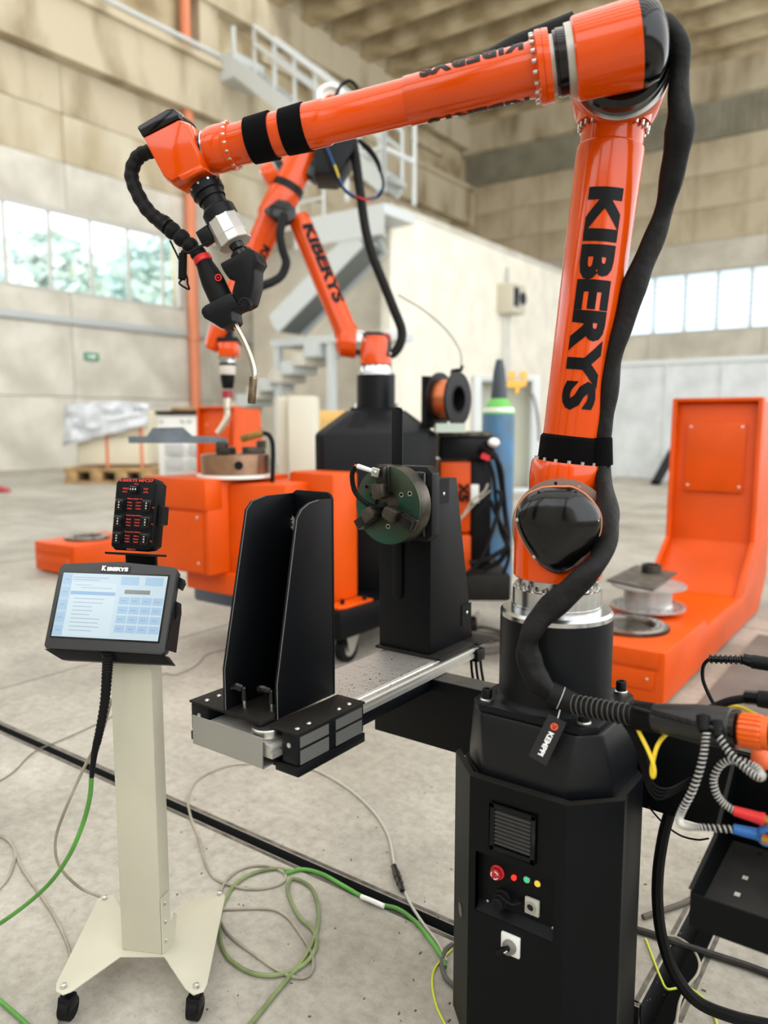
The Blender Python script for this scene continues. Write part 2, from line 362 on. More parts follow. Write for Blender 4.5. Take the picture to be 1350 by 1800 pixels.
# ---- unseen walls behind and beside the camera, openings sized for light and contrast
wr = thing('wall_right', (XR, 15, 0), 'plain right hall wall outside the view', 'wall', kind='structure')
b = MB(); b.bb(XR, XR+.4, YF, YB, -.2, 1.6); b.bb(XR, XR+.4, YF, YB, 15.5, 17); b.build('wall_core', CONCW, wr)
wf = thing('wall_front', (-7, YF, 0), 'plain hall wall behind the camera', 'wall', kind='structure')
b = MB(); b.bb(XL, XR, YF-.4, YF, -.2, 6.5); b.bb(XL, XR, YF-.4, YF, 13, 17)
for x in (-23, -16, -9, -2, 5): b.bb(x-.8, x+.8, YF-.4, YF, 1, 13)
b.build('wall_core', CONCW, wf)
# ---- roof: precast ribs along x, solid far end; unseen near gaps shaped for light streaks
rf = thing('ceiling', (-8, 30, 18), 'precast ribbed concrete roof with added open gaps for light', 'ceiling', kind='structure')
b = MB(); b.bb(XL, XR, 24, YB, 20.0, 20.25); b.build('roof_slab', mat('dark_roof_slab', (120, 104, 78), .9, noise=.3, nscale=.6), rf)  # slab coloured darker than the ribs below it
RIB = mat('roof_rib_concrete', (214, 198, 164), .85, noise=.22, nscale=.7, col2=(158, 138, 102), det=8)
for i in range(9):
    y = 24.3+i*2.02; q = MB(); q.prism([(XL, y-.36, 18.3), (XL, y+.36, 18.3), (XL, y+.46, 20), (XL, y-.46, 20)], (XR-XL, 0, 0)); q.build('rib', RIB, rf)
for i in range(8):  # unseen near ribs, added to stripe the sky reflections
    y = -8+i*4.0; q = MB(); q.prism([(XL, y-.3, 18.4), (XL, y+.3, 18.4), (XL, y+.9, 20), (XL, y-.9, 20)], (XR-XL, 0, 0)); q.build('rib', RIB, rf)
q = MB(); q.bb(XL-.1, XL+.6, 23, YB, 18.5, 19.2); q.build('eaves_beam', CONC, rf)
lm = thing('pendant_light', gd(820, 8, 34), 'round pendant light under the hall roof ribs', 'lamp')
p = gd(820, 5, 34); q = MB(); q.lathe(p, (0, 0, 1), [(0, .42), (.12, .40), (.35, .2), (.55, .1)], 20); q.build('lamp_shade', GREYST, lm)
q = MB(); q.cyl(p+UZ*.55, p+UZ*(20-p.z), .03); q.build('stem', GREYST, lm)
# ---- orange riser pipe on the left wall
q = MB(); q.tube([(XL+.25, 19.95, 0), (XL+.25, 19.95, 17)], .2, 14); q.tube([(XL+.25, 19.95, 4.6), (XL+.25, 19.95, 4.75)], .24, 14)
q.tube([(XL+.25, 19.95, 11.8), (XL+.25, 19.95, 11.95)], .24, 14)
q.build('riser_pipe', PIPEO, None, 'orange vertical riser pipe beside the left strip window', 'pipe')
# ---- exit sign
p = gx(161, 627, XL+.03)
es = thing('exit_sign', p, 'small green emergency exit sign on the left wall', 'sign')
q = MB(); q.box(p, (.03, .55, .26)); q.build('sign_plate', mat('exit_green', (60, 140, 105), .5), es)
q = MB(); q.bar(p+Vector((.02, -.18, 0)), p+Vector((.02, .03, 0)), .06, .01, (0, 0, 1)); q.prism([p+Vector((.017, .03, -.08)), p+Vector((.017, .03, .08)), p+Vector((.017, .18, 0))], (.006, 0, 0)); q.build('arrow', PRINTW, es)
# ---- white office block in the corner (mezzanine room)
ob = thing('wall_office', (-19, 30, 0), 'white plastered office block built into the hall corner', 'wall', kind='structure')
OX, OY, OZ = -15.0, 21.0, 8.3
q = MB(); q.bb(OX-.3, OX, OY, YB-.1, 0, OZ); q.build('side_wall', PLASTER, ob)
q = MB(); q.bb(XL+.1, OX-.3, OY+2.2, OY+2.5, 0, OZ); q.build('end_wall', PLASTER, ob)
q = MB(); q.bb(XL+.1, OX, OY, YB-.1, OZ, OZ+.25); q.build('roof_slab', CONCW, ob)
q = MB(); q.bb(OX-.35, OX+.02, OY-.02, OY+.3, 0, OZ); q.build('corner_pier', PLASTER, ob)
# ---- stairs: two lower flights, landings, upper flight to the crane girder
st = thing('staircase', (-18, 20.2, 0), 'grey metal staircase climbing the white office block', 'stairs')
YS = 20.2
def yp(px, py, y=YS): return gy(px, py, y)
a0, a1 = yp(405, 720), yp(560, 606)
for i in range(9):
    p = a0.lerp(a1, i/8); q = MB(); q.box((p.x+.1, YS+.1, p.z-.22), ((a1.x-a0.x)/8+.02, 1.3, .44)); q.build('step', CONCW if i % 2 else LGREY, st)
q = MB(); p = yp(500, 598); p2 = yp(690, 598); q.bb(p.x-.3, p2.x, YS-.4, YS+1.2, p.z-.25, p.z); q.build('landing', LGREY, st)
for px in (497, 590, 686):
    p = yp(px, 598); q = MB(); q.bb(p.x-.12, p.x+.12, YS-.35, YS-.11, 0, p.z); q.build('post', LGREY, st)
c0, c1 = yp(508, 575), yp(655, 425)
for dy in (-.75, .55):
    q = MB(); q.bar(c0+Vector((0, dy, 0)), c1+Vector((0, dy, 0)), .7, .08, (0, 0, 1)); q.build('stringer', LGREY, st)
q = MB(); q.bar(c0+Vector((0, -.1, -.2)), c1+Vector((0, -.1, -.2)), .06, 1.3, (0, 0, 1)); q.build('soffit', mat('dark_grey_steel', (112, 116, 114), .6), st)
for i in range(11):
    p = c0.lerp(c1, i/10); q = MB(); q.box((p.x, YS-.1, p.z+.25), (.36, 1.3, .05)); q.build('tread', LGREY, st)
pl0, pl1 = yp(560, 425, 20.6), yp(742, 395, 20.6)
pz = 8.05
q = MB(); q.bb(pl0.x, OX+.9, OY-1.6, OY+.1, pz-.3, pz); q.build('platform', LGREY, st)
q = MB(); q.bb(pl0.x, OX+.9, OY-1.62, OY-1.58, pz-.9, pz-.2); q.build('platform_fascia', LGREY, st)
def rail(parent, pts, h, posts=True, mids=1, r=.05, m=LGREY):
    for k in range(len(pts)-1):
        A, B = Vector(pts[k]), Vector(pts[k+1])
        for j in range(mids+1):
            q = MB(); hh = h*(j+1)/(mids+1); q.tube([A+UZ*hh, B+UZ*hh], r, 8); q.build('handrail', m, parent)
        n = max(1, int((B-A).length/1.6))
        for j in range(n+1):
            P = A.lerp(B, j/n); q = MB(); q.tube([P, P+UZ*h], r*.9, 8); q.build('baluster', m, parent)
rail(st, [(pl0.x+.1, OY-1.55, pz), (OX-1.5, OY-1.55, pz)], 1.1)
rail(st, [(OX-.6, OY-1.5, pz+.3), (OX+.85, OY-1.5, pz+.3), (OX+.85, OY+.1, pz+.3)], 2.6, r=.075)
# upper flight
u0, u1 = gy(690, 330, 21.9), gy(412, 112, 21.9)
u0.y = u1.y = 21.9
for dy in (-.55, .55):
    q = MB(); q.bar(u0+Vector((0, dy, 0)), u1+Vector((0, dy, 0)), .55, .08, (0, 0, 1)); q.build('stringer', LGREY, st)
    A, B = u0+Vector((0, dy, .2)), u1+Vector((2.2, dy, .2-.0))
    B = u0.lerp(u1, .78)+Vector((0, dy, .2))
    for hh in (1.15, 1.75):
        q = MB(); q.tube([A+UZ*hh, B+UZ*hh], .07, 8); q.build('handrail', LGREY, st)
    for j in range(7):
        P = A.lerp(B, j/6); q = MB(); q.tube([P, P+UZ*1.75], .06, 8); q.build('baluster', LGREY, st)
for i in range(16):
    p = u0.lerp(u1, i/15); q = MB(); q.box((p.x, 21.9, p.z+.12), (.42, 1.05, .06)); q.build('tread', GREYST, st)
q = MB(); q.box(u1+Vector((-.2, .2, -.35)), (1.6, 1.6, .9)); q.build('top_platform', LGREY, st)
for dx in (-.5, .5):
    q = MB(); q.tube([u1+Vector((dx, -.5, 0)), u1+Vector((dx, -.5, 1.0))], .09, 8); q.build('baluster', LGREY, st)
# ---- fan heater on the white wall
fh = thing('fan_heater', gx(900, 548, OX), 'boxy wall fan heater with a dark grille on the white wall', 'heater')
p = gx(899, 527, OX+.35); q = MB(); q.box(p, (.7, 1.15, 1.15)); q.build('casing', mat('heater_cream', (206, 200, 182), .6), fh, bev=.04)
q = MB(); q.box(p+Vector((.36, -.28, .05)), (.04, .42, .75)); q.build('vent', BLACK, fh)
q = MB(); q.lathe(p+Vector((.34, .3, .05)), (1, 0, 0), [(0, .26), (.06, .26)], 20); q.build('fan', BLACK, fh)
for k, dy in enumerate((-.2, .25)):
    q = MB(); q.tube([p+Vector((-.2, dy, -.57)), p+Vector((-.2, dy, -6))], .04, 6); q.build('gas_pipe', LGREY, fh)
q = MB(); q.tube([p+Vector((-.2, 0, .57)), p+Vector((-.2, 0, 1.3))], .05, 6); q.build('flue', GREYST, fh)
# ---- translucent partition far right
pt = thing('wall_partition', (-8, 19, 0), 'pale translucent partition of tall panels behind the right orange positioner', 'wall', kind='structure')
PVC = mat('pale_pvc_panel', (214, 218, 220), .25, noise=.1, nscale=1.5)
yq = 20.5
for i in range(8):
    x = -8.6+i*1.35; q = MB(); q.bb(x+.02, x+1.33, yq, yq+.03, .05, 3.0); q.build('panel', PVC, pt)
    q = MB(); q.bb(x-.03, x+.03, yq-.04, yq+.06, 0, 3.05); q.build('post', LGREY, pt)
q = MB(); q.bb(-8.7, 2.3, yq-.05, yq+.07, 3.0, 3.12); q.build('top_rail', LGREY, pt)
# ---- trees outside the left window
LEAF = mat('tree_leaves', (226, 238, 230), .8, noise=.5, nscale=1.2, col2=(196, 220, 220))
def tree(c, rad, n, label, seed):
    rnd = random.Random(seed); t = thing('tree', (c[0], c[1], 0), label, 'tree', 'trees outside the left window')
    q = MB(); q.cyl((c[0], c[1], -.2), (c[0], c[1], c[2]), .3, .15, 10); q.build('trunk', mat('bark', (110, 100, 85), .9), t)
    q = MB()
    for i in range(n):
        v = Vector((rnd.gauss(0, 1), rnd.gauss(0, 1), rnd.gauss(0, 1))).normalized()*rad*rnd.uniform(.35, 1)**.6
        v.z *= .9; P = Vector(c)+v; s = rnd.uniform(.25, .6); x, y, z = basis((rnd.gauss(0, 1), rnd.gauss(0, 1), rnd.gauss(0, 1)))
        q.add([P+x*s, P+y*s*.6, P-x*s, P-y*s*.6], [(0, 1, 2, 3)])
    q.build('foliage', LEAF, t, kind='stuff')
tree((-36, 21.6, 8.2), 2.7, 1500, 'leafy tree seen through the middle panes of the left window', 1)
tree((-36, 28.6, 8.6), 3.4, 1500, 'leafy tree seen through the right panes of the left window', 2)
# ================================================================== main robot pedestal
PX, PY = -.725, 1.685
ped = thing('robot_pedestal', (PX, PY, 0), 'black octagonal pedestal cabinet under the large orange robot in front', 'pedestal')
def octo(cx, cy, hx, hy, c, z): return [(cx-hx, cy-hy+c, z), (cx-hx+c, cy-hy, z), (cx+hx-c, cy-hy, z), (cx+hx, cy-hy+c, z), (cx+hx, cy+hy-c, z), (cx+hx-c, cy+hy, z), (cx-hx+c, cy+hy, z), (cx-hx, cy+hy-c, z)]
HX, HY, CH = .214, .18, .094
q = MB(); q.loft([octo(PX, PY+.012, HX-.012, HY-.012, CH, .035), octo(PX, PY+.012, HX-.012, HY-.012, CH, .715)]); q.build('cabinet_body', BLACKB, ped, bev=.004)
q = MB(); q.loft([octo(PX, PY, HX-.03, HY-.03, CH, 0), octo(PX, PY, HX-.03, HY-.03, CH, .035)]); q.build('plinth', RUBBER, ped)
# front cover shell: three plates wrapped round the front, with a real recess
Y0 = PY-HY; xa, xb = PX-HX+CH, PX+HX-CH
# recess rectangle and vent on the front plate
rx0, rx1, rz0, rz1 = gy(835, 1560, Y0).x, gy(973, 1590, Y0).x, 0, 0
rz1 = gy(836, 1495, Y0).z; rz0 = gy(836, 1600, Y0).z
q = MB(); T = .016
q.bb(xa, rx0, Y0, Y0+T, .035, .725); q.bb(rx1, xb, Y0, Y0+T, .035, .725); q.bb(rx0, rx1, Y0, Y0+T, .035, rz0); q.bb(rx0, rx1, Y0, Y0+T, rz1, .725)
for sx, x in ((-1, xa), (1, xb)): q.prism([(x, Y0, .035), (x+sx*CH, Y0+CH, .035), (x+sx*CH, Y0+CH+T, .035), (x, Y0+T, .035)], (0, 0, .69))
q.build('front_cover', BLACKB, ped)
q = MB(); q.prism([(xa, Y0, .7251), (xb, Y0, .7251), (xb+CH, Y0+CH, .7251), (xb+CH, Y0+CH+T+.004, .7251), (xb, Y0+T+.004, .7251), (xa, Y0+T+.004, .7251), (xa-CH, Y0+CH+T+.004, .7251), (xa-CH, Y0+CH, .7251)], (0, 0, .003)); q.build('cover_edge', BLACKD, ped)
# left slot handle
hp = gy(802, 1594, Y0+.05); q = MB(); nn = Vector((-1, -1, 0)).normalized(); hc = Vector((xa-CH*.5, Y0+CH*.5, hp.z))
q.ball(hc+nn*.001, .028, 14, (.35, 1, .12), nn) if False else q.lathe(hc, nn, [(0, .017), (.0015, .017)], 20); q.build('latch', BLACKG, ped, 'round black slot latch')
pb = Y0+.0225
q = MB(); q.bb(rx0-.004, rx1+.004, pb, pb+.004, rz0-.02, rz1+.002); q.bb(rx0-.003, rx0, Y0+.001, pb, rz0-.02, rz1); q.bb(rx1, rx1+.003, Y0+.001, pb, rz0, rz1); q.bb(rx0, rx1, Y0+.001, pb, rz1, rz1+.003)
q.prism([(rx0, Y0+.001, rz0-.001), (rx0, pb, rz0+.018), (rx0, pb, rz0+.015), (rx0, Y0+.001, rz0-.004)], (rx1-rx0, 0, 0)); q.build('recess_panel', BLACKB, ped)
def onp(px, py, y=None): return gy(px, py, y if y is not None else pb)
# vent grille
v0, v1 = gy(864, 1410, Y0), gy(942, 1518, Y0); vx0, vx1 = v0.x, v1.x; vz1 = gy(864, 1408, Y0).z; vz0 = gy(864, 1490, Y0).z
vg = MB(); w_ = .012
vg.bb(vx0, vx0+w_, Y0-.008, Y0, vz0, vz1); vg.bb(vx1-w_, vx1, Y0-.008, Y0, vz0, vz1); vg.bb(vx0, vx1, Y0-.008, Y0, vz1-w_, vz1); vg.bb(vx0, vx1, Y0-.008, Y0, vz0, vz0+w_)
vo = vg.build('vent_grille', BLACK, ped, bev=.0015)
VEN = mat('grille_slat_dusty', (34, 32, 27), .5, noise=.3, nscale=30)
for i in range(9):
    z = lerp(vz0+w_+.004, vz1-w_-.002, (i+.5)/9); q = MB(); q.bar((vx0+w_, Y0-.0045, z), (vx1-w_, Y0-.0045, z), .0085, .0015, (0, -.75, -.66)); q.build('slat', VEN, vo)
# buttons
def puck(px, py, r, h, m, name, lab=None, base=None):
    p = onp(px, py); q = MB()
    if base: qq = MB(); qq.lathe(p, (0, -1, 0), [(0, r*1.3), (.003, r*1.3), (.004, r*1.2)], 20); qq.build('bezel', base, ped)
    q.lathe(p, (0, -1, 0), [(0, r*.75), (h*.4, r*.75), (h*.45, r), (h*.9, r), (h, r*.85)], 24); return q.build(name, m, ped, lab), p+Vector((0, -h, 0))
eb, ep = puck(875, 1533, .0135, .016, mat('estop_red', (160, 28, 34), .35), 'emergency_button', 'red emergency stop button', RED)
for a in (20, 140, 260):
    q = MB(); pts = [ep+Vector((math.cos(R(a+t*8))*.009, -.0006, math.sin(R(a+t*8))*.009)) for t in range(10)]; q.tube(pts, .001, 5); q.build('arrow_mark', PRINTW, eb)
puck(905, 1541, .0065, .008, mat('lamp_red', (240, 40, 30), .3, emit=.5), 'indicator_lamp', 'red indicator lamp')
puck(927, 1545, .0065, .007, mat('lamp_green', (70, 200, 140), .3, emit=.3), 'indicator_lamp', 'green indicator lamp', STEEL)
puck(946, 1552, .0065, .007, mat('lamp_yellow', (240, 205, 50), .3, emit=.3), 'indicator_lamp', 'yellow indicator lamp', STEEL)
p = onp(885, 1578); q = MB(); q.lathe(p, (0, -1, 0), [(0, .022), (.006, .022), (.008, .018), (.02, .018), (.022, .015), (.034, .015), (.036, .012)], 16); so = q.build('socket_cap', RUBBER, ped, 'black capped socket')
q = MB(); q.tube(spl([p+Vector((.004, -.02, .014)), p+Vector((.02, -.018, .006)), p+Vector((.035, -.014, .004)), p+Vector((.05, -.008, .012))], 5), .004, 6); q.build('strap', RUBBER, so)
p = onp(937, 1592); q = MB(); q.box(p+Vector((0, -.004, 0)), (.036, .008, .04)); so = q.build('data_port', mat('port_grey', (176, 174, 160), .5), ped, 'grey square data port', bev=.003)
q = MB(); q.ring(p+Vector((-.002, -.008, 0)), (0, -1, 0), .013, .0085, .004, 20); q.build('port_ring', mat('port_grey2', (150, 148, 136), .5), so)
q = MB(); q.lathe(p+Vector((-.002, -.0085, .0)), (0, -1, 0), [(0, .0085), (.0006, .0085)], 16); q.build('port_hole', DARK, so)
for px, py in ((857, 1584), (972, 1632)):
    q = MB(); q.ball(onp(px, py, pb-.001), .004, 10, (1, 1, .5), (0, -1, 0)); q.build('screw', ZINC, ped)
# rotary isolator switch
p = gy(899, 1659, Y0); q = MB(); q.box(p+Vector((0, -.004, 0)), (.047, .008, .05)); so = q.build('isolator_plate', WHITEP, ped, 'white plate of the rotary isolator', bev=.002)
q = MB(); q.lathe(p+Vector((0, -.008, -.002)), (0, -1, 0), [(0, .017), (.006, .017), (.007, .015), (.014, .014)], 24); q.build('dial', mat('dial_grey', (120, 118, 112), .4), so)
q = MB(); q.bar(p+Vector((.006, -.024, .006)), p+Vector((-.022, -.03, -.012)), .018, .011, (0, -1, 0)); q.build('switch_handle', BLACK, so, bev=.002)
q = MB(); q.bar(p+Vector((0, -.0365, -.001)), p+Vector((.007, -.0365, .006)), .002, .002, (0, -1, 0)); q.build('pointer', PRINTW, so)
# tapered cap of the pedestal
CAPM = mat('black_moulded_cap', (13, 15, 19), .36, spec=.3, noise=.12, nscale=5)
cc = PY+.012
q = MB(); q.loft([octo(PX, cc, HX-.03, HY-.014, CH-.012, .70), octo(PX, cc, HX-.03, HY-.014, CH-.012, .752), octo(PX, cc, .162, .150, .045, .868)]); q.build('tapered_cap', CAPM, ped, bev=.008)
q = MB(); q.loft([octo(PX, cc+.005, .155, .15, .03, .868), octo(PX, cc+.005, .155, .15, .03, .886)]); q.build('mounting_plate', BLACK, ped, bev=.003)
for sx in (-1, 1):
    for sy in (-1, 1):
        p = Vector((PX+sx*.121, cc+.008+sy*.121, .886)); q = MB(); q.lathe(p, (0, 0, 1), [(0, .0165), (.003, .0165), (.005, .0135)], 20); wo = q.build('washer', ZINC, ped)
        q = MB(); q.lathe(p+UZ*.005, (0, 0, 1), [(0, .0125), (.021, .0125), (.023, .0115), (.023, .007), (.016, .006)], 16); q.build('bolt_head', BLACK, wo)
# ---- support beam behind the pedestal
q = MB(); q.bb(-1.405, .6, 1.882, 1.965, .575, .782)
sb = thing('support_beam', (-.7, 1.92, .575), 'black box section beam through the front pedestal carrying the turning rail', 'beam')
q.build('beam_body', BLACKB, sb, bev=.004)
q = MB(); q.bb(-1.403, .6, 1.885, 1.962, .782, .7835); q.build('top_face', mat('dusty_black_top', (74, 70, 62), .7, noise=.3, nscale=10), sb)
for x in (-1.0, .35):
    q = MB(); q.bb(x-.03, x+.03, 1.90, 1.95, 0, .575); q.build('leg', BLACKB, sb)
# ================================================================== robot arm
rob = thing('welding_robot', (PX, 1.70, .886), 'large orange articulated welding robot in the foreground on the black pedestal', 'robot')
O = Vector((RC.x, RC.y, 0))
q = MB(); q.lathe(O+UZ*.886, UZ, [(0, .142), (.012, .133), (.016, .1325), (.205, .1325)], 56); q.build('base_column', BLACK, rob)
q = MB(); q.lathe(O+UZ*1.091, UZ, [(0, .1325), (.010, .1325), (.017, .127), (.017, .10)], 56); q.build('base_rim', STEEL, rob)
q = MB(); q.lathe(O+UZ*1.108, UZ, [(0, .107), (.012, .107), (.012, .104), (.05, .104), (.052, .1), (.052, .085), (.075, .085)], 56); q.build('slew_ring', STEEL, rob)
for i in range(20):
    a = 2*math.pi*i/20+.1; q = MB(); q.lathe(O+Vector((math.cos(a)*.0945, math.sin(a)*.0945, 1.16)), UZ, [(0, .0055), (.008, .0055), (.009, .004)], 8); q.build('bolt', ZINC, rob)
ZJ2 = rp(984, 918, 0).z
q = MB(); q.lathe(O+UZ*1.182, UZ, [(0, .09), (.002, .1), (.006, .103), (.02, .103), (ZJ2-1.182, .103), (ZJ2-1.182+.03, .09)], 48)
q.build('shoulder_base', ORANGE, rob)
q = MB(); jc = O+UZ*ZJ2; q.lathe(jc-RA*.07, RA, [(0, .075), (.004, .084), (.14, .085), (.158, .083), (.162, .08)], 56); q.build('shoulder_housing', ORANGE, rob)
cv = [(400, 605), (470, 600), (540, 600), (610, 605), (700, 660), (770, 740), (797, 810), (792, 900), (762, 970), (700, 1060), (620, 1140), (550, 1183), (480, 1183), (400, 1140), (320, 1050), (260, 950), (225, 860), (218, 790), (240, 720), (300, 650)]
cvp = [rp(850+x*.2593, 700+y*.2593, .09) for x, y in cv]
q = MB(); c0 = sum(cvp, Vector())/len(cvp); rings = [[c0+(p-c0)*s+RA*h for p in spl(cvp+[cvp[0]], 3)[:-1]] for s, h in ((1, 0), (1, .008), (.975, .019), (.89, .030), (.73, .039), (.5, .045), (.25, .048))]
if True: q.loft(rings)
q.build('joint_cover', BLACKG, rob, 'glossy black teardrop joint cover', sm=40)
q = MB(); q.loft([[c0+(p-c0)*s-RA*.0005+RA*h for p in spl(cvp+[cvp[0]], 3)[:-1]] for s, h in ((1.022, -.004), (1.022, .004))]); q.build('cover_lip', mat('pale_orange_edge', (236, 150, 110), .4), rob)
for x, y, m in ((375, 640, DARK), (622, 640, DARK), (230, 825, ZINC), (770, 830, ZINC), (343, 1075, ZINC), (636, 1080, ZINC)):
    p = rp(850+x*.2593, 700+y*.2593, .112); q = MB(); q.lathe(p-RA*.006, RA, [(0, .0042), (.0085, .0042), (.01, .003)], 12); q.build('screw', m, rob)
# upper arm (behind the shoulder)
KU = -.150
A0, A1 = rp(986, 918, KU), rp(1092, 122, KU); ad = (A1-A0).normalized()
A1 = rp(1088, 152, KU); LA = (A1-A0).dot(ad)
q = MB(); q.ring(A0+RA*.082, RA, .119, .06, .014, 56); q.build('joint_ring', mat('grey_joint_ring', (150, 146, 138), .35, metal=.8), rob)
for a in range(0, 360, 30):
    x, y, _ = basis(RA); p = A0+RA*.0955+(x*math.cos(R(a+8))+y*math.sin(R(a+8)))*.108; q = MB(); q.lathe(p, RA, [(0, .004), (.002, .004)], 10); q.build('screw', BLACKG if a % 60 else ZINC, rob)
q = MB(); q.lathe(A0-RA*.085, RA, [(0, .09), (.01, .108), (.15, .112), (.158, .108)], 56); q.build('arm_root_housing', ORANGE, rob)
def arm_h(py):   # height along the arm for a photo row
    p = rp(986+(918-py)*(1092-986)/(918-122), py, KU); return (p-A0).dot(ad)
h = arm_h
q = MB(); q.lathe(A0, ad, [(0, .07), (h(880), .088), (h(855), .0925), (h(838), .094), (h(818), .093), (h(812), .09)], 48); q.build('arm_neck', ORANGE, rob)
for i in range(16):
    x, y, _ = basis(ad); a = 2*math.pi*i/16; p = A0+ad*h(812)+(x*math.cos(a)+y*math.sin(a))*.083; q = MB(); q.lathe(p, ad, [(0, .0045), (.007, .0045)], 8); q.build('bolt', ZINC, rob)
q = MB(); q.lathe(A0, ad, [(h(815), .072), (h(760), .0725), (h(520), .0765), (h(272), .0795), (h(262), .0785), (h(258), .0735), (h(222), .0735)], 48); q.build('upper_arm_tube', ORANGE, rob)
q = MB(); q.lathe(A0, ad, [(h(818), .0735), (h(812), .0785), (h(771), .0785), (h(766), .0735)], 40); q.build('hose_strap', VELCRO, rob)
wrap_text('KIBERYS', A0+ad*h(345), -ad, RA, .0792, h(345)-h(722), .083, PRINTK, rob, bold=.05, rad1=.0738, ang0=.02)
for i in range(24):
    x, y, _ = basis(ad); a = 2*math.pi*i/24; p = A0+ad*h(232)+(x*math.cos(a)+y*math.sin(a))*.079; q = MB(); q.lathe(p, ad, [(0, .0048), (.011, .0048)], 8); q.build('bolt', ZINC, rob)
q = MB(); q.lathe(A0, ad, [(h(221), .0855), (h(207), .0865), (h(198), .0855), (LA-.01, .07), (LA, .06)], 48); q.build('elbow_neck', ORANGE, rob)
q = MB(); q.lathe(A1-RA*.085, RA, [(0, .09), (.01, .106), (.165, .108), (.17, .105)], 56); q.build('elbow_root_housing', ORANGE, rob)
q = MB(); q.lathe(A1+RA*.085, RA, [(0, .108), (.006, .108), (.007, .1)], 56); q.build('elbow_ring', STEEL, rob)
q = MB(); q.lathe(A1+RA*.091, RA, [(0, .1), (.04, .098), (.05, .085)], 56); q.build('elbow_disc', BLACKG, rob)
# elbow body and forearm in front
KF = .035
def fx(px): return rp(px, 106+(1005-px)*.2516, KF)
E0, E1 = fx(1005), fx(385); fd = (E1-E0).normalized()
def t_(px): return (fx(px)-E0).dot(fd)
def rr(px, wpx): return m_(fx(px), wpx)/2
B0 = rp(1122, 77, KF); eb_d = (rp(1008, 106, KF)-B0).normalized(); Lb = (rp(1008, 106, KF)-B0).length; re = m_(B0, 146)/2
q = MB(); q.lathe(B0, eb_d, [(0, re), (Lb-.012, re*.945), (Lb-.004, re*.93), (Lb, re*.88)], 56); q.build('elbow_body', ORANGE, rob)
q = MB(); q.lathe(B0, -eb_d, [(0, re*1.002), (.012, re), (.035, re*.9), (.05, re*.7), (.058, re*.4), (.06, .01)], 48); q.build('elbow_cap', BLACKG, rob)
for dx, dy in ((.0, .05), (.05, -.02)):
    pass
q = MB(); q.lathe(E0, fd, [(t_(1012), rr(1012, 120)), (t_(996), rr(996, 118)), (t_(995), rr(995, 110))], 48); q.lathe(E0, fd, [(t_(977), rr(977, 96)), (t_(964), rr(964, 96))], 48); q.build('joint_spacer', mat('grey_cast_ring', (176, 174, 166), .4, metal=.6), rob)
q = MB(); q.lathe(E0, fd, [(t_(997), rr(997, 108)), (t_(981), rr(980, 110)), (t_(980), rr(980, 106)), (t_(975), rr(980, 104))], 48); q.build('joint_collar', BLACKG, rob)
q = MB(); q.lathe(E0, fd, [(t_(968), rr(965, 118)), (t_(957), rr(957, 120)), (t_(956.5), rr(957, 117)), (t_(955.5), rr(957, 117)), (t_(955), rr(957, 120)), (t_(946), rr(946, 120)), (t_(944), rr(944, 112)), (t_(938), rr(938, 94))], 48); q.build('flange', ORANGE, rob)
def bolts(px, rpx, n, rb, ln, sgn=1):
    x, y, _ = basis(fd)
    for i in range(n):
        a = 2*math.pi*i/n+.15; p = fx(px)+(x*math.cos(a)+y*math.sin(a))*rr(px, rpx)
        q = MB(); q.lathe(p, fd*sgn, [(0, rb), (ln, rb), (ln+.001, rb*.7)], 8); q.build('bolt', ZINC, rob)
bolts(943, 108, 20, .0045, .008); bolts(981, 98, 20, .0045, .008, -1)
q = MB(); q.lathe(E0, fd, [(t_(940), rr(938, 94)), (t_(930), rr(930, 90)), (t_(718), rr(718, 80)), (t_(715), rr(715, 76)), (t_(578), rr(578, 72)), (t_(574), rr(574, 77)), (t_(530), rr(530, 76)), (t_(420), rr(420, 69)), (t_(408), rr(408, 69))], 48); q.build('forearm_tube', ORANGE, rob)
for x0, x1 in ((541, 500), (482, 440)):
    q = MB(); q.lathe(E0, fd, [(t_(x0), rr(x0, 74)), (t_(x0)+.001, rr(x0, 81)), (t_(x1)-.001, rr(x1, 77)), (t_(x1), rr(x1, 70))], 40); q.build('velcro_strap', VELCRO, rob)
wrap_text('KIBERYS', E0+fd*t_(925), fd, RA, rr(925, 90), t_(745)-t_(925), .062, PRINTK, rob, bold=.04, ang0=1.98, rad1=rr(745, 82))
wrap_text('KIBERYS', E0+fd*t_(925), fd, RA, rr(925, 90), t_(745)-t_(925), .062, PRINTK, rob, bold=.04, ang0=-1.0, rad1=rr(745, 82))
q = MB(); q.lathe(E0, fd, [(t_(412), rr(412, 69)), (t_(411), rr(411, 80)), (t_(402), rr(402, 80)), (t_(401), rr(401, 77)), (t_(392), rr(392, 79)), (t_(378), rr(378, 78)), (t_(368), rr(368, 70)), (t_(366), rr(366, 60))], 44); q.build('wrist_housing', ORANGE, rob)
bolts(407, 76, 18, .0042, .006, -1)
q = MB(); q.lathe(E0, fd, [(t_(368), rr(366, 66)), (t_(362), rr(362, 66)), (t_(361), rr(362, 50)), (t_(350), rr(350, 48))], 40); q.build('wrist_ring', BLACKG, rob)
q = MB(); q.lathe(E0, fd, [(t_(369), rr(366, 70)), (t_(366), rr(366, 70))], 40); q.build('wrist_spacer', STEEL, rob)
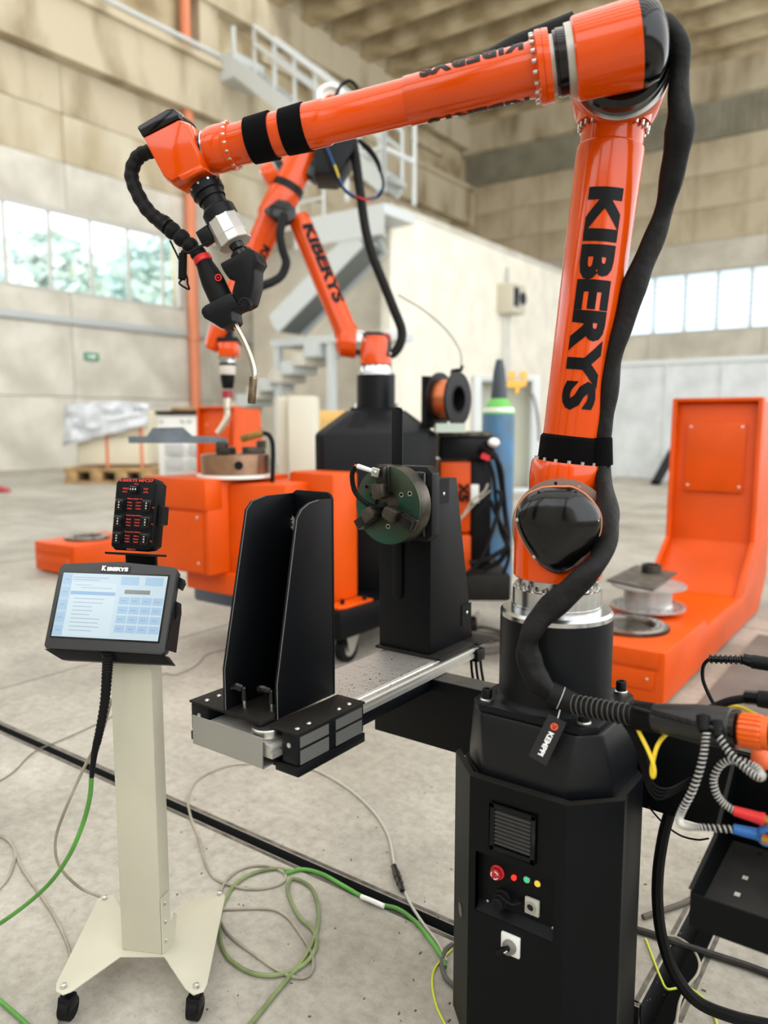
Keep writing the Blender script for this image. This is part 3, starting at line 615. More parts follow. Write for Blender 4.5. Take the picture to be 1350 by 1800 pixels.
# wrist body: chamfered orange housing with black lid
def c1(x, y, k=KF): return rp(200+x*.3, 180+y*.3, k)
body = [(285, 290), (505, 180), (548, 205), (632, 390), (636, 462), (455, 552), (408, 520)]
def slab(poly, k0, k1, f=c1, inset=0.):
    P = [f(x, y, k0) for x, y in poly]; c = sum(P, Vector())/len(P); th = k1-k0
    if not inset: return [P, [p+RA*th for p in P]]
    return [[c+(p-c)*(1-inset) for p in P], [p+RA*(th*.18) for p in P], [p+RA*(th*.75) for p in P], [c+(p-c)*(1-inset)+RA*th for p in P]]
q = MB(); q.loft(slab(body, KF-.055, KF+.055, inset=.1)); q.build('wrist_body', ORANGE, rob, bev=.004)
lid = [(253, 238), (262, 225), (430, 128), (470, 122), (495, 150), (506, 182), (285, 292)]
q = MB(); q.loft(slab(lid, KF-.052, KF+.05, inset=.06)); q.build('wrist_lid', BLACKG, rob, bev=.004)
rb = [(380, 435), (520, 365), (560, 405), (415, 478)]
q = MB(); q.loft(slab([(385, 440), (520, 370), (548, 402), (418, 470)], KF+.045, KF+.059)); q.build('wrist_rib', ORANGE, rob, bev=.004)
# tool flange chain
T0 = c1(545, 510); td = (c1(715, 830)-T0).normalized()
def tt(x, y): return (c1(x, y)-T0).dot(td)
def tw(wc): return m_(T0, wc*.3)/2
q = MB(); q.lathe(T0, td, [(-.01, tw(195)), (.012, tw(195)), (.014, tw(170)), (.03, tw(168)), (.03, tw(150)), (.052, tw(150)), (.052, tw(172)), (.062, tw(190))], 40); q.build('tool_flange', BLACK, rob)
q = MB(); q.lathe(T0, td, [(.060, tw(198)), (.085, tw(198)), (.086, tw(194))], 40); q.build('tool_collar', BLACK, rob)
q = MB(); q.lathe(T0, td, [(.085, tw(199)), (.128, tw(205)), (.13, tw(198)), (.131, tw(205)), (.15, tw(205)), (.152, tw(195))], 10); q.build('collision_sensor', mat('satin_aluminium', (205, 203, 196), .38, metal=.7), rob, 'silver faceted collision sensor', sm=20)
for i in range(10):
    x, y, _ = basis(td); a = 2*math.pi*i/10; p = T0+td*.0+(x*math.cos(a)+y*math.sin(a))*tw(196); q = MB(); q.lathe(p-td*.004, (x*math.cos(a)+y*math.sin(a)), [(0, .003), (.002, .003)], 8); q.build('screw', ZINC, rob)
q = MB(); q.box(c1(545, 785, KF+.01), (.034, .03, .036), Matrix((RB, RA, UZ)).transposed().to_3x3() @ Matrix.Rotation(-.5, 3, 'Y')); sbx = q.build('sensor_box', BLACK, rob, bev=.002)
# ================================================================== welding torch on the robot
tor = thing('welding_torch', c1(808, 1765), 'black welding torch with chrome swan neck clamped to the front robot', 'torch')
q = MB(); q.lathe(T0, td, [(.15, tw(90)), (.166, tw(80)), (.176, tw(130)), (.182, tw(135)), (.21, tw(135)), (.214, tw(120)), (.23, tw(120))], 28); q.build('mount_stub', BLACKG, tor)
br = [(682, 972), (850, 882), (880, 900), (905, 962), (880, 1000), (878, 1100), (850, 1200), (800, 1228), (745, 1205), (752, 1130), (770, 1062), (735, 1062), (700, 1012)]
q = MB(); q.loft(slab(br, KF-.032, KF+.03)); q.build('bracket', BLACK, tor, bev=.004)
pv = c1(772, 1186, KF+.03); q = MB(); q.lathe(pv, RA, [(0, tw(84)), (.006, tw(84)), (.008, tw(70))], 28); po = q.build('pivot', BLACK, tor)
for i in range(10):
    x, y, _ = basis(RA); a = 2*math.pi*i/10; q = MB(); q.lathe(pv+RA*.0075+(x*math.cos(a)+y*math.sin(a))*tw(56), RA, [(0, .0016), (.0012, .0016)], 8); q.build('pivot_hole', BLACKG, po)
cl = [(585, 1230), (605, 1212), (735, 1145), (760, 1150), (800, 1222), (752, 1244), (762, 1300), (745, 1318), (700, 1345), (650, 1312), (600, 1285), (583, 1255)]
q = MB(); q.loft(slab(cl, KF-.035, KF+.035)); q.build('clamp', BLACK, tor, bev=.004)
U0 = c1(525, 930); ud = (c1(668, 1236)-U0).normalized(); uL = (c1(668, 1236)-U0).length
q = MB(); q.lathe(U0, ud, [(0, tw(96)), (.012, tw(104)), (.03, tw(122)), (uL*.4, tw(140)), (uL*.8, tw(142)), (uL, tw(125))], 28); to = q.build('torch_handle', RUBBER, tor)
q = MB(); q.lathe(U0, ud, [(-.012, tw(106)), (.002, tw(112)), (.004, tw(100))], 28); q.build('red_ring', RED, to)
lp = c1(640, 1038, KF+.0); x, y, _ = basis(RA); lp = lp+RA*(tw(137)-.0035)
q = MB(); q.ring(lp, RA, tw(42), tw(30), .003, 24); q.build('logo', RED, to)
q = MB(); q.prism([lp+RA*.001+RB*tw(15)*math.cos(R(a))+UZ*tw(15)*math.sin(R(a)) for a in (150, 30, 270)], RA*.002); q.build('logo_mark', RED, to)
q = MB(); q.lathe(U0, ud, [(uL*.96, tw(110)), (uL+.02, tw(70)), (uL+.03, tw(60))], 24); q.build('neck_collar', BLACK, tor)
nk = spl([c1(690, 1270), c1(735, 1345), c1(772, 1420), c1(803, 1500), c1(820, 1570), c1(820, 1625)], 6)
q = MB(); q.tube(nk, tw(36), 14); q.build('swan_neck', mat('chrome_neck', (196, 188, 170), .18, metal=1), tor)
n0, n1 = c1(818, 1608), c1(807, 1765); q = MB(); q.lathe(n0, n1-n0, [(0, tw(50)), (.006, tw(52)), (.007, tw(48)), ((n1-n0).length*.92, tw(50)), ((n1-n0).length, tw(44))], 20); q.build('gas_nozzle', mat('worn_nozzle', (150, 134, 112), .3, metal=1, noise=.3, nscale=40), tor)
# ball jointed cable exit and hose to the wrist
for i, (x, y, r) in enumerate(((296, 710, 50), (343, 752, 52), (398, 795, 52), (448, 840, 50), (496, 888, 50))):
    q = MB(); q.ball(c1(x, y), tw(r*2), 16); q.build('ball_joint', RUBBER, tor)
cp = (c1(265, 690)-c1(310, 725)).normalized(); q = MB(); q.cyl(c1(265, 690), c1(318, 730), tw(92), tw(100), 20); q.build('ferrule', BLACK, tor)
hz = spl([c1(300, 712), c1(262, 690), c1(190, 620), c1(128, 510), c1(104, 415), c1(140, 325), c1(200, 290), c1(300, 265)], 8)
q = MB(); q.tube(hz, [tw(84)*(1+.06*math.sin(i*1.3)) for i in range(len(hz))], 14); q.build('hose', FABRIC, tor)
q = MB(); q.helix([c1(405, 885, KF+.03), c1(402, 1035, KF+.03)], tw(38), tw(13), 14, 6, 12); q.build('coiled_lead', RUBBER, tor)
q = MB(); q.tube(spl([c1(560, 815, KF+.03), c1(500, 850, KF+.035), c1(440, 880, KF+.04), c1(405, 872, KF+.03), c1(398, 890, KF+.03)], 5), tw(16), 8); q.tube(spl([c1(402, 1035, KF+.03), c1(385, 1062, KF+.03), c1(440, 1095, KF+.03), c1(432, 1060, KF+.03), c1(420, 1000, KF+.02), c1(330, 810, KF+.02)], 5), tw(12), 8); q.build('sensor_lead', RUBBER, tor)
# ================================================================== cable sleeve along the robot
def sleeve(pts, r, n=6): 
    return spl([rp(x, y, k) for x, y, k in pts], n)
slv = thing('cable_sleeve', rp(1070, 800, -.12), 'black fabric cable sleeve looping down the front robot arm', 'cable sleeve')
path = [(1120, 40, -.02), (1150, 38, -.02), (1180, 62, -.02), (1194, 110, -.02), (1192, 170, -.03), (1196, 230, -.05), (1180, 310, -.08), (1160, 390, -.11), (1128, 470, -.11), (1102, 545, -.11), (1080, 620, -.11), (1066, 700, -.12), (1056, 770, -.12), (1058, 830, -.11), (1066, 880, -.04), (1066, 930, .05), (1052, 985, .12), (1010, 1030, .155), (962, 1074, .165), (934, 1112, .17), (929, 1150, .175), (942, 1192, .18), (972, 1222, .185)]
pp = spl([rp(*p) for p in path], 6); k = len(pp)
wd = [.0215, .023, .025, .025, .023, .027, .026, .025, .024, .026, .024, .024, .022, .023, .024, .0255, .026, .0255, .0245, .025, .025, .025, .022]
rad = [lerp(wd[min(int(i/6), 22)], wd[min(int(i/6)+1, 22)], (i % 6)/6)*(1+.05*math.sin(i*.9)) for i in range(k)]
q = MB(); q.twist(pp, rad, 18); q.build('sleeve', FABRIC, slv, sm=50)
q = MB(); b0, b1 = rp(966, 1218, .185), rp(1010, 1238, .19); q.cyl(b0, b1, .026, .024, 18); q.build('boot', RUBBER, slv)
x, y, z = basis(b1-b0); mpt = b0.lerp(b1, .45); q = MB()
q.tube([mpt+(x*math.cos(R(a))+y*math.sin(R(a)))*.0254 for a in range(0, 361, 15)], .0006, 6); q.build('tie', WHITEP, slv)
c0_, c1_ = rp(1056, 800, -.1), rp(1060, 790, -.1)
s0, s1 = rp(1057, 770, -.118), rp(1058, 818, -.114); q = MB(); q.tube(spl([s0, s0.lerp(s1, .5), s1], 4), .0265, 16); q.tube([s1-UZ*.005, s1-UZ*.012+RB*.006], .026, 12); q.build('sleeve_strap', VELCRO, slv)
# rear loop of sleeve behind the forearm
q = MB(); q.tube(spl([rp(1010, 40, -.06), rp(960, 60, -.06), rp(900, 85, -.05), rp(840, 120, -.03), rp(780, 150, -.02), rp(700, 190, -.01)], 6), .024, 12); q.build('rear_sleeve', FABRIC, slv)
# ================================================================== torch cable lying over the pedestal
YT = 1.53
def yt(px, py, y=YT): return gy(px, py, y)
tcb = thing('torch_cable', yt(1150, 1260), 'black ribbed torch cable with connector block over the front pedestal', 'cable')
h0, h1 = yt(1008, 1238, 1.535), yt(1120, 1258, 1.515)
q = MB(); q.tube(spl([h0, h0.lerp(h1, .33)-UZ*.002, h0.lerp(h1, .66)-UZ*.001, h1], 5), .0195, 16); q.build('cable_jacket', RUBBER, tcb)
q = MB(); q.helix([h0, h0.lerp(h1, .5)-UZ*.0015, h1], .0215, .0016, 12, 6, 14); q.build('spiral_guard', mat('black_spiral_wire', (60, 58, 55), .4), tcb)
g1 = yt(1152, 1262, 1.51)
q = MB(); L_ = (g1-h1).length; q.lathe(h1-(g1-h1)*.1, g1-h1, sum([[(L_*(i/9), .026), (L_*(i/9)+.001, .029), (L_*(i/9)+.003, .029), (L_*(i/9)+.004, .026)] for i in range(10)], []), 20); q.build('bend_relief', RUBBER, tcb)
k0, k1 = yt(1150, 1261, 1.51), yt(1290, 1281, 1.50); kd = (k1-k0).normalized(); kl = (k1-k0).length
q = MB(); q.lathe(k0, kd, [(0, .027), (.02, .03), (.06, .034), (kl*.55, .037), (kl-.02, .038), (kl-.004, .038), (kl, .033)], 24); tb = q.build('connector_block', mat('black_connector', (22, 21, 20), .38), tcb)
q = MB(); q.lathe(k0, kd, [(kl-.002, .036), (kl+.008, .037)], 20); q.build('block_face', BLACKG, tb)
q = MB(); pr_ = []
for i in range(20):
    a0 = 2*math.pi*i/20
    for da, r_ in ((0, .029), (.04, .0325), (.2, .0325), (.24, .029)): pr_.append((a0+da, r_))
x, y, _ = basis(kd); n0 = k1+kd*.012
q.loft([[n0+kd*hh+(x*math.cos(a)+y*math.sin(a))*(r_*s) for a, r_ in pr_] for hh, s in ((0, .92), (.004, 1), (.036, 1), (.04, .92))]); q.build('union_nut', ORANGEP, tcb, 'orange fluted union nut', sm=25)
q = MB(); q.lathe(n0+kd*.04, kd, [(0, .03), (.006, .031), (.012, .031)], 24); q.build('nut_collar', ORANGEP, tcb)
q = MB(); q.lathe(n0+kd*.052, kd, [(0, .0285), (.08, .0285)], 24); q.build('adapter', BLACK, tcb)
# coiled control lead along the top
cl = spl([yt(1108, 1240, 1.49), yt(1150, 1252, 1.475), yt(1200, 1266, 1.468), yt(1240, 1277, 1.462), yt(1270, 1284, 1.46)], 5)
q = MB(); q.tube(cl, .0045, 8); q.build('control_lead', BLACKG, tcb)
q = MB(); q.helix([cl[0], cl[8], cl[-1]], .005, .0012, 11, 5, 8); q.build('lead_wrap', RUBBER, tcb)
for px, py in ((1237, 1272), (1262, 1282)):
    q = MB(); q.cyl(yt(px-1, py-12, 1.475), yt(px+1, py+14, 1.455), .013, .009, 14); q.build('hose_port', RUBBER, tb)
# two spring hoses
SPW = mat('white_spring_wire', (205, 203, 196), .35, metal=.3)
def spring(pts, turns, nm, lab):
    o = thing(nm, pts[0], lab, 'hose'); q = MB(); s = spl(pts, 8); q.tube(s, .0055, 8); q.build('hose_core', RUBBER, o)
    q = MB(); q.helix(pts, .0062, .0012, turns, 5, 9); q.build('spring_guard', SPW, o); return o
f = lambda px, py, y: gy(px, py, y)
sa = spring([f(1242, 1288, 1.45), f(1235, 1335, 1.43), f(1219, 1385, 1.42), f(1199, 1425, 1.42), f(1194, 1444, 1.42), f(1206, 1453, 1.425), f(1235, 1455, 1.44), f(1292, 1458, 1.46)], 46, 'spring_hose', 'spring guarded coolant hose ending in the blue coupling')
q = MB(); a, b2 = f(1289, 1457, 1.46), f(1345, 1470, 1.47); q.cyl(a, b2, .009, .0115, 14); q.build('coupling_sleeve', BLUEP, sa, 'blue coupling sleeve')
q = MB(); q.ring(f(1347, 1466, 1.472), (.4, -.9, 0), .018, .009, .012, 20); q.build('coupling_eye', BLUEP, sa)
q = MB(); q.cyl(f(1340, 1474, 1.45), f(1356, 1478, 1.45), .009, .009, 8); q.build('fitting', BRASS, sa)
sr = spring([f(1264, 1295, 1.45), f(1284, 1325, 1.44), f(1310, 1350, 1.43), f(1332, 1366, 1.425), f(1339, 1362, 1.44), f(1326, 1347, 1.46), f(1296, 1336, 1.47), f(1270, 1342, 1.47), f(1255, 1366, 1.465), f(1258, 1392, 1.46), f(1272, 1412, 1.46), f(1293, 1427, 1.46)], 46, 'spring_hose', 'spring guarded coolant hose looping down to the red coupling')
q = MB(); a, b2 = f(1290, 1425, 1.46), f(1344, 1441, 1.465); q.lathe(a, b2-a, [(0, .0088), ((b2-a).length*.85, .0108), ((b2-a).length*.9, .012), ((b2-a).length, .012)], 14); q.build('coupling_sleeve', RED, sr, 'red coupling sleeve')
q = MB(); q.cyl(f(1344, 1440, 1.465), f(1356, 1444, 1.465), .008, .008, 8); q.build('fitting', BRASS, sr)
# yellow lead looped beside the pedestal
q = MB(); q.tube(spl([yt(1112, 1262, 1.53), yt(1125, 1290, 1.50), yt(1142, 1325, 1.48), yt(1150, 1352, 1.475), yt(1148, 1366, 1.475), yt(1146, 1350, 1.48), yt(1156, 1310, 1.49), yt(1178, 1285, 1.54), yt(1215, 1262, 1.6), yt(1250, 1245, 1.65), yt(1295, 1242, 1.65), yt(1348, 1266, 1.6)], 7), .0042, 8)
q.build('yellow_lead', YELLOW, None, 'yellow lead looped beside the torch connector block', 'cable')
# black leads to the right with strain reliefs
def lead(nm, lab, pts, r, relief):
    o = thing(nm, pts[0], lab, 'cable'); q = MB(); q.tube(spl(pts, 7), r, 10); q.build('jacket', RUBBER, o)
    a, b2, r0 = relief; L2 = (b2-a).length; q = MB(); q.lathe(a, b2-a, sum([[(L2*i/7, r0*.7), (L2*i/7+.003, r0), (L2*(i+.6)/7, r0), (L2*(i+.7)/7, r0*.7)] for i in range(7)], []), 16); q.build('strain_relief', BLACKG, o); return o
Y3 = 1.9
o = lead('sensor_cable', 'thin black cable with corrugated strain relief right of the pedestal', [f(1262, 1250, Y3), f(1248, 1225, Y3), f(1236, 1196, Y3), f(1236, 1172, Y3), f(1245, 1160, Y3), f(1256, 1158, Y3)], .0042, (f(1247, 1158, Y3), f(1308, 1160, Y3), .011))
q = MB(); q.cyl(f(1306, 1158, Y3), f(1322, 1163, Y3), .013, .015, 8); q.cyl(f(1322, 1163, Y3), f(1370, 1170, Y3), .016, .016, 14); q.build('plug', BLACK, o)
o = lead('power_lead', 'thick black lead with ribbed grip above the orange union nut', [f(1240, 1250, 1.62), f(1262, 1240, 1.62), f(1285, 1232, 1.62), f(1312, 1228, 1.62)], .0085, (f(1308, 1226, 1.62), f(1335, 1228, 1.62), .0155))
q = MB(); q.cyl(f(1333, 1228, 1.62), f(1375, 1234, 1.62), .0165, .018, 16); q.build('plug', RUBBER, o)
# black leads hanging along the cap
q = MB()
for k in range(4): q.tube(spl([yt(1088+k*4, 1262, 1.53), yt(1112+k*5, 1300, 1.52), yt(1128+k*4, 1350, 1.60), yt(1142+k*3, 1392-k*4, 1.68), yt(1165+k*4, 1404-k*6, 1.74), yt(1215, 1378-k*4, 1.86)], 7), .0026, 6)
q.build('lead_bundle', RUBBER, None, 'bundle of thin black leads hanging beside the pedestal cap', 'cable')
# hang tag
tg = thing('hang_tag', rp(968, 1260, .21), 'black hang tag with white lettering below the cable boot', 'tag')
ta = [rp(x, y, .205) for x, y in ((965, 1254), (996, 1270), (960, 1346), (929, 1328))]
nrm = (ta[1]-ta[0]).cross(ta[3]-ta[0]).normalized(); nrm = nrm if nrm.dot(RA) > 0 else -nrm
q = MB(); q.prism(ta, nrm*.0012); q.build('card', mat('black_card', (20, 20, 22), .5), tg)
ex = (ta[3]-ta[0]).normalized(); ey = nrm.cross(ex); o = ta[0]+nrm*.0013
Lt, Wt = (ta[3]-ta[0]).length, (ta[1]-ta[0]).length; o = ta[0]+nrm*.0014
if ey.dot(ta[1]-ta[0]) < 0: o = ta[0]
flat_text('KEMPPI', o+ex*Lt*.33+ey*Wt*.38, ex, ey, Lt*.55, Wt*.3, PRINTW, tg, bold=.045)
q = MB(); cdot = o+ex*Lt*.2+ey*Wt*.53; q.lathe(cdot, nrm, [(0, Wt*.2), (.0006, Wt*.2)], 24); lg = q.build('logo_disc', mat('logo_orange', (228, 84, 52), .5), tg)
q = MB(); pts = [cdot+nrm*.0012+(ex*math.cos(R(a))+ey*math.sin(R(a)))*Wt*.12 for a in (0, 125, 235)]; q.tube(pts+[pts[0]], Wt*.018, 5); q.build('logo_triangle', PRINTK, lg)
q = MB(); q.tube([ta[0]+(ta[1]-ta[0])*.5+nrm*.001, rp(985, 1246, .2)], .0012, 5); q.build('string', WHITEP, tg)
# ================================================================== equipment tray hung on the beam
tr = thing('equipment_tray', (-.1, 1.7, .53), 'black steel tray with square holes hung on the beam at right', 'tray')
tx0, tx1, ty0, ty1, tz = -.342, .42, 1.50, 1.878, .562
q = MB(); q.bb(tx0, tx1, ty0, ty1, tz, tz+.004); q.build('tray_floor', mat('dusty_tray', (36, 34, 30), .7, noise=.35, nscale=12), tr)
q = MB(); q.bb(tx0, tx1, ty0-.003, ty0+.002, tz-.003, tz+.066); q.build('front_lip', BLACKB, tr)
for x in (tx0, tx1):
    q = MB(); q.prism([(x-.002, ty0, tz), (x-.002, ty0, tz+.07), (x-.002, ty0+.2, tz+.09), (x-.002, ty1, tz+.22), (x-.002, ty1, tz)], (.004, 0, 0)); q.build('side_plate', BLACKB, tr)
    q = MB(); q.bar((x-.003, ty0+.004, tz+.071), (x-.003, ty0+.2, tz+.091), .008, .002, (1, 0, 0)); q.bar((x-.003, ty0+.2, tz+.091), (x-.003, ty1, tz+.22), .008, .002, (1, 0, 0)); q.build('side_edge', BLACKD, tr)
q = MB(); q.bb(tx0, tx1, ty1-.006, ty1-.002, tz, tz+.22); q.build('back_plate', BLACKB, tr)
HOLE = mat('pale_through_hole', (196, 192, 182), .8)
for px, py in ((1310, 1543), (1296, 1572), (1335, 1500), (1262, 1520)):
    p = gz(px, py, tz+.0045); q = MB(); q.box(p, (.011, .014, .0012)); q.build('square_hole', HOLE if px in (1310, 1296) else DARK, tr)
ps = thing('welding_power_source', (0, 1.7, tz), 'black welding power unit with an orange cap at the right picture edge', 'welder')
q = MB(); q.bb(-.175, .3, 1.62, 1.86, tz+.006, tz+.24); q.build('unit_case', BLACK, ps, bev=.01)
q = MB(); p = f(1343, 1332, 1.60); q.ball(p, .03, 14, (1, .8, .75), (.9, -.3, .2)); q.build('orange_cap', mat('orange_rubber_cap', (236, 108, 60), .5), ps)
q = MB(); q.cyl(p+Vector((0, .0, -.01)), Vector((p.x+.02, 1.63, p.z-.03)), .02, .022, 14); q.build('cap_stem', BLACK, ps)
# ================================================================== turning positioner: rail, tailstock, headstock
bx0, bx1, by0, by1, bz = -1.425, -1.185, 1.20, 2.16, .823
rl = thing('turning_rail', (-1.3, 1.6, .7), 'silver aluminium linear rail across the support beam with a grey end plate', 'rail')
q = MB(); q.bb(bx0+.03, bx1-.03, by0, by1, bz-.012, bz); q.build('rail_plate', ALU, rl)
for s, x in ((-1, bx0), (1, bx1)):
    q = MB(); xo, xi = x, x-s*.03
    q.prism([(xi, by0, bz-.002), (xi+s*.006, by0, bz-.002), (xi+s*.008, by0, bz-.006), (xo-s*.006, by0, bz-.006), (xo, by0, bz-.010), (xo, by0, bz-.016), (xo-s*.005, by0, bz-.018), (xo-s*.005, by0, bz-.022), (xo, by0, bz-.024), (xo, by0, bz-.036), (xi, by0, bz-.036)], (0, by1-by0, 0)); q.build('rail_edge', ALU, rl)
q = MB(); q.bb(bx0+.03, bx1-.03, by0, by1, bz-.036, bz-.013); q.build('rail_core', ALUG, rl)
zl = gx(749, 1218, -1.195).z
q = MB(); q.bb(bx0+.02, -1.193, 1.24, 1.88, zl, bz-.0365); q.build('rail_bearer', BLACKB, rl, bev=.003)
e0, e1 = gz(342, 1258, bz+.012), gz(460, 1298, bz+.012); ey_ = by0-.006
q = MB(); q.bb(-1.447, -1.208, ey_-.003, ey_, bz-.062, bz+.012); q.bb(-1.235, -1.208, ey_, ey_+.05, bz-.062, bz-.059); q.build('end_plate', ALUG, rl, bev=.002)
q = MB(); q.bb(bx1-.05, bx1+.012, by1-.03, by1+.02, bz-.05, bz-.01); q.build('cable_exit', BLACK, rl, bev=.004)
for k in range(3):
    q = MB(); q.tube(spl([(bx1-.03+k*.017, by1, bz-.045), (bx1-.028+k*.019, by1+.005, bz-.1), (bx1-.02+k*.02, by1+.02, bz-.18)], 4), .0045, 7); q.build('lead', RUBBER, rl)
rnd = random.Random(3); q = MB()
for i in range(260):
    u = rnd.random(); Yc = 1.5+.43*rnd.random(); Xc = lerp(bx0+.05, bx1-.01, rnd.random()**.6); s_ = rnd.choice((.0009, .0012, .0015, .003 if i % 12 == 0 else .001))
    zc_ = bz+.0005 if Xc < bx1-.03 else bz-.0055
    q.box((Xc, Yc, zc_+s_*.3), (s_*1.6, s_, s_*.7), rotz(rnd.random()*3))
q.build('metal_chips', mat('rusty_chips', (96, 72, 48), .8), rl, kind='stuff')
# tailstock
ts = thing('tailstock', (-1.3, 1.35, .74), 'black open tailstock bracket with clamp handles on the near end of the rail', 'tailstock')
q = MB(); cz = .845
for x0, x1 in ((-1.498, -1.365), (-1.222, -1.132)): q = MB(); q.bb(x0, x1, 1.225, 1.478, cz, cz+.006); q.build('carriage_plate', BLACKD, ts, bev=.0015)
for nm, x0, x1 in (('l', -1.496, -1.43), ('r', -1.182, -1.134)):
    q = MB(); q.bb(x0, x1, 1.228, 1.475, .772, cz-.0005); so = q.build('slide_shoe', BLACK, ts, bev=.005)
    q = MB(); q.bb(x0-(.02 if nm == 'r' else 0), x1+.004, 1.226, 1.474, .748, .7715); q.build('shoe_keeper', BLACK, ts, bev=.002)
    px_ = (x0+x1)/2; q = MB(); q.lathe((px_, 1.2285, .818), (0, -1, 0), [(0, .006), (.003, .006), (.003, .003), (.001, .003)], 14); q.build('screw', ZINC, so)
    if nm == 'r':
        for ya, yb in ((1.236, 1.335), (1.362, 1.463)):
            q = MB(); q.bb(x1+.001, x1+.003, ya, yb, .815, .84); q.build('aluminium_inlay', ALUG, so)
            q = MB(); q.bb(x1+.001, x1+.003, ya, yb, .775, .808); q.build('aluminium_inlay', ALUG, so)
    for yy in (1.25, 1.29, 1.40, 1.44):
        q = MB(); q.ball((px_+.004, yy, cz+.006), .0065, 12, (1, 1, .6)); q.build('screw', ZINC, ts)
XRp, XLp, YBk = -1.228, -1.356, 1.468
def plate(pts, xp, nm):
    P = [gx(px, py, xp) for px, py in pts]; P = [Vector((xp, min(p.y, YBk), p.z)) for p in P]
    P = [Vector((xp, P[0].y, cz+.006))]+P+[Vector((xp, YBk, P[-1].z)), Vector((xp, YBk, cz+.006))]
    q = MB(); q.prism(P, (-.008, 0, 0)); return q.build(nm, BLACKB, ts, bev=.0012), P
rpl, RP_ = plate([(487, 1204), (522, 912), (530, 896), (544, 884.5), (560, 879)], XRp, 'side_plate')
lpl, LP_ = plate([(395, 1177), (434, 896), (444, 880.6), (466, 872)], XLp, 'side_plate')
ztop = gy(530, 862, YBk).z
q = MB(); xs0, xs1 = XLp-.008, XRp; r_ = .016
q.prism([(xs0, YBk, cz+.006), (xs1, YBk, cz+.006), (xs1, YBk, ztop-r_), (xs1-.006, YBk, ztop-.006), (xs1-r_, YBk, ztop), (xs0+r_, YBk, ztop), (xs0+.006, YBk, ztop-.006), (xs0, YBk, ztop-r_)], (0, .008, 0)); q.build('back_plate', BLACKB, ts, bev=.0012)
EDG = mat('scuffed_plate_edge', (92, 92, 92), .5)
for P, x in ((RP_, XRp), (LP_, XLp)):
    q = MB(); q.tube([p+Vector((.0002, -.0002, 0)) for p in P[0:-2]], .0011, 5); q.build('worn_edge', EDG, ts)
fc = gy(508, 918, YBk); q = MB(); q.lathe(fc, (0, -1, 0), [(0, .036), (.003, .036), (.004, .03)], 32); fo = q.build('bearing_flange', BLACKG, ts)
q = MB(); q.lathe(fc+Vector((0, -.004, 0)), (0, -1, 0), [(0, .026), (.003, .026)], 28); q.build('spindle_face', mat('grey_spindle', (150, 148, 142), .45, metal=.3), fo)
for i in range(10):
    a = 2*math.pi*i/10; q = MB(); q.lathe(fc+Vector((math.cos(a)*.0185, -.007, math.sin(a)*.0185)), (0, -1, 0), [(0, .0042), (.006, .0042), (.006, .0022), (.004, .002)], 10); q.build('bolt', ZINC, fo)
q = MB(); q.bb(XLp, XRp-.008, 1.215, YBk, cz+.004, cz+.015); q.build('foot_plate', BLACKD, ts, bev=.002)
q = MB(); q.lathe((-1.29, 1.40, cz+.0155), UZ, [(0, .03), (.0006, .03)], 24); q.build('foot_hole', DARK, ts)
for px, py in ((430, 1222), (478, 1228)):
    p = gz(px, py+22, cz+.015); hh = MB(); hh.lathe(p, UZ, [(0, .0045), (.02, .0045), (.02, .009), (.045, .0075), (.05, .0085), (.054, .005)], 14)
    o = hh.build('clamp_handle', BLACKG, ts); q = MB(); q.tube(spl([p+UZ*.048-RB*.004, p+UZ*.053-RB*.022, p+UZ*.05-RB*.036], 4), [.010]*8+[.0065], 10); q.build('lever', BLACKG, o)
    q = MB(); q.lathe(p, UZ, [(0, .0048), (.02, .0046)], 12); q.build('stud', ZINC, o)
q = MB(); q.lathe((-1.235, 1.235, bz+.001), UZ, [(0, .034), (.006, .036), (.018, .036), (.02, .034)], 36); q.build('pilot_disc', ZINC, ts)
# headstock
hs = thing('headstock', (-1.33, 2.05, bz), 'black steel headstock column on the far end of the rail', 'headstock')
hx0, hx1, hy0 = -1.432, -1.238, 1.945
zt = gy(761, 845, hy0).z
q = MB(); q.bb(hx0-.01, hx1+.045, hy0-.01, hy0+.2, bz+.0005, bz+.010); q.bb(hx1-.02, hx1+.06, hy0+.2, hy0+.3, bz+.0005, bz+.010); q.build('foot_plate', BLACKD, hs, bev=.003)
q = MB(); q.loft([[(hx0, hy0, bz+.01), (hx1, hy0, bz+.01), (hx1, hy0+.265, bz+.01), (hx0, hy0+.265, bz+.01)], [(hx0, hy0, zt), (hx1, hy0, zt), (hx1, hy0+.15, zt), (hx0, hy0+.15, zt)]]); q.build('column_shell', BLACKB, hs, bev=.003)
q = MB(); q.bb(hx1, hx1+.002, hy0+.03, hy0+.1, zt-.075, zt+.002); q.build('cover_tab', BLACKB, hs)
q = MB(); q.bb(hx1, hx1+.002, hy0+.19, hy0+.25, bz+.06, bz+.13); q.build('cover_tab', BLACKB, hs)
for yy, zz in ((hy0+.07, zt-.045), (hy0+.222, bz+.1)):
    q = MB(); q.ball((hx1+.002, yy, zz), .006, 10, (1, 1, .5), (1, 0, 0)); q.build('screw', ZINC, hs)
gcx, gcz, gs = -1.318, 1.305, .112
q = MB(); q.prism([(gcx+sx*(gs-.02*(k == 1)), hy0-.045, gcz+sz*(gs-.02*(k == 0))) for sx, sz, k in ((-1, -1, 0), (-1, -1, 1), (1, -1, 1), (1, -1, 0), (1, 1, 0), (1, 1, 1), (-1, 1, 1), (-1, 1, 0))], (0, .043, 0)); q.build('gearbox', BLACK, hs, bev=.004)
q = MB(); q.bb(gcx-.095, gcx+.095, hy0-.062, hy0-.046, gcz-.098, gcz+.098); q.build('gearbox_plate', BLACKG, hs, bev=.01)
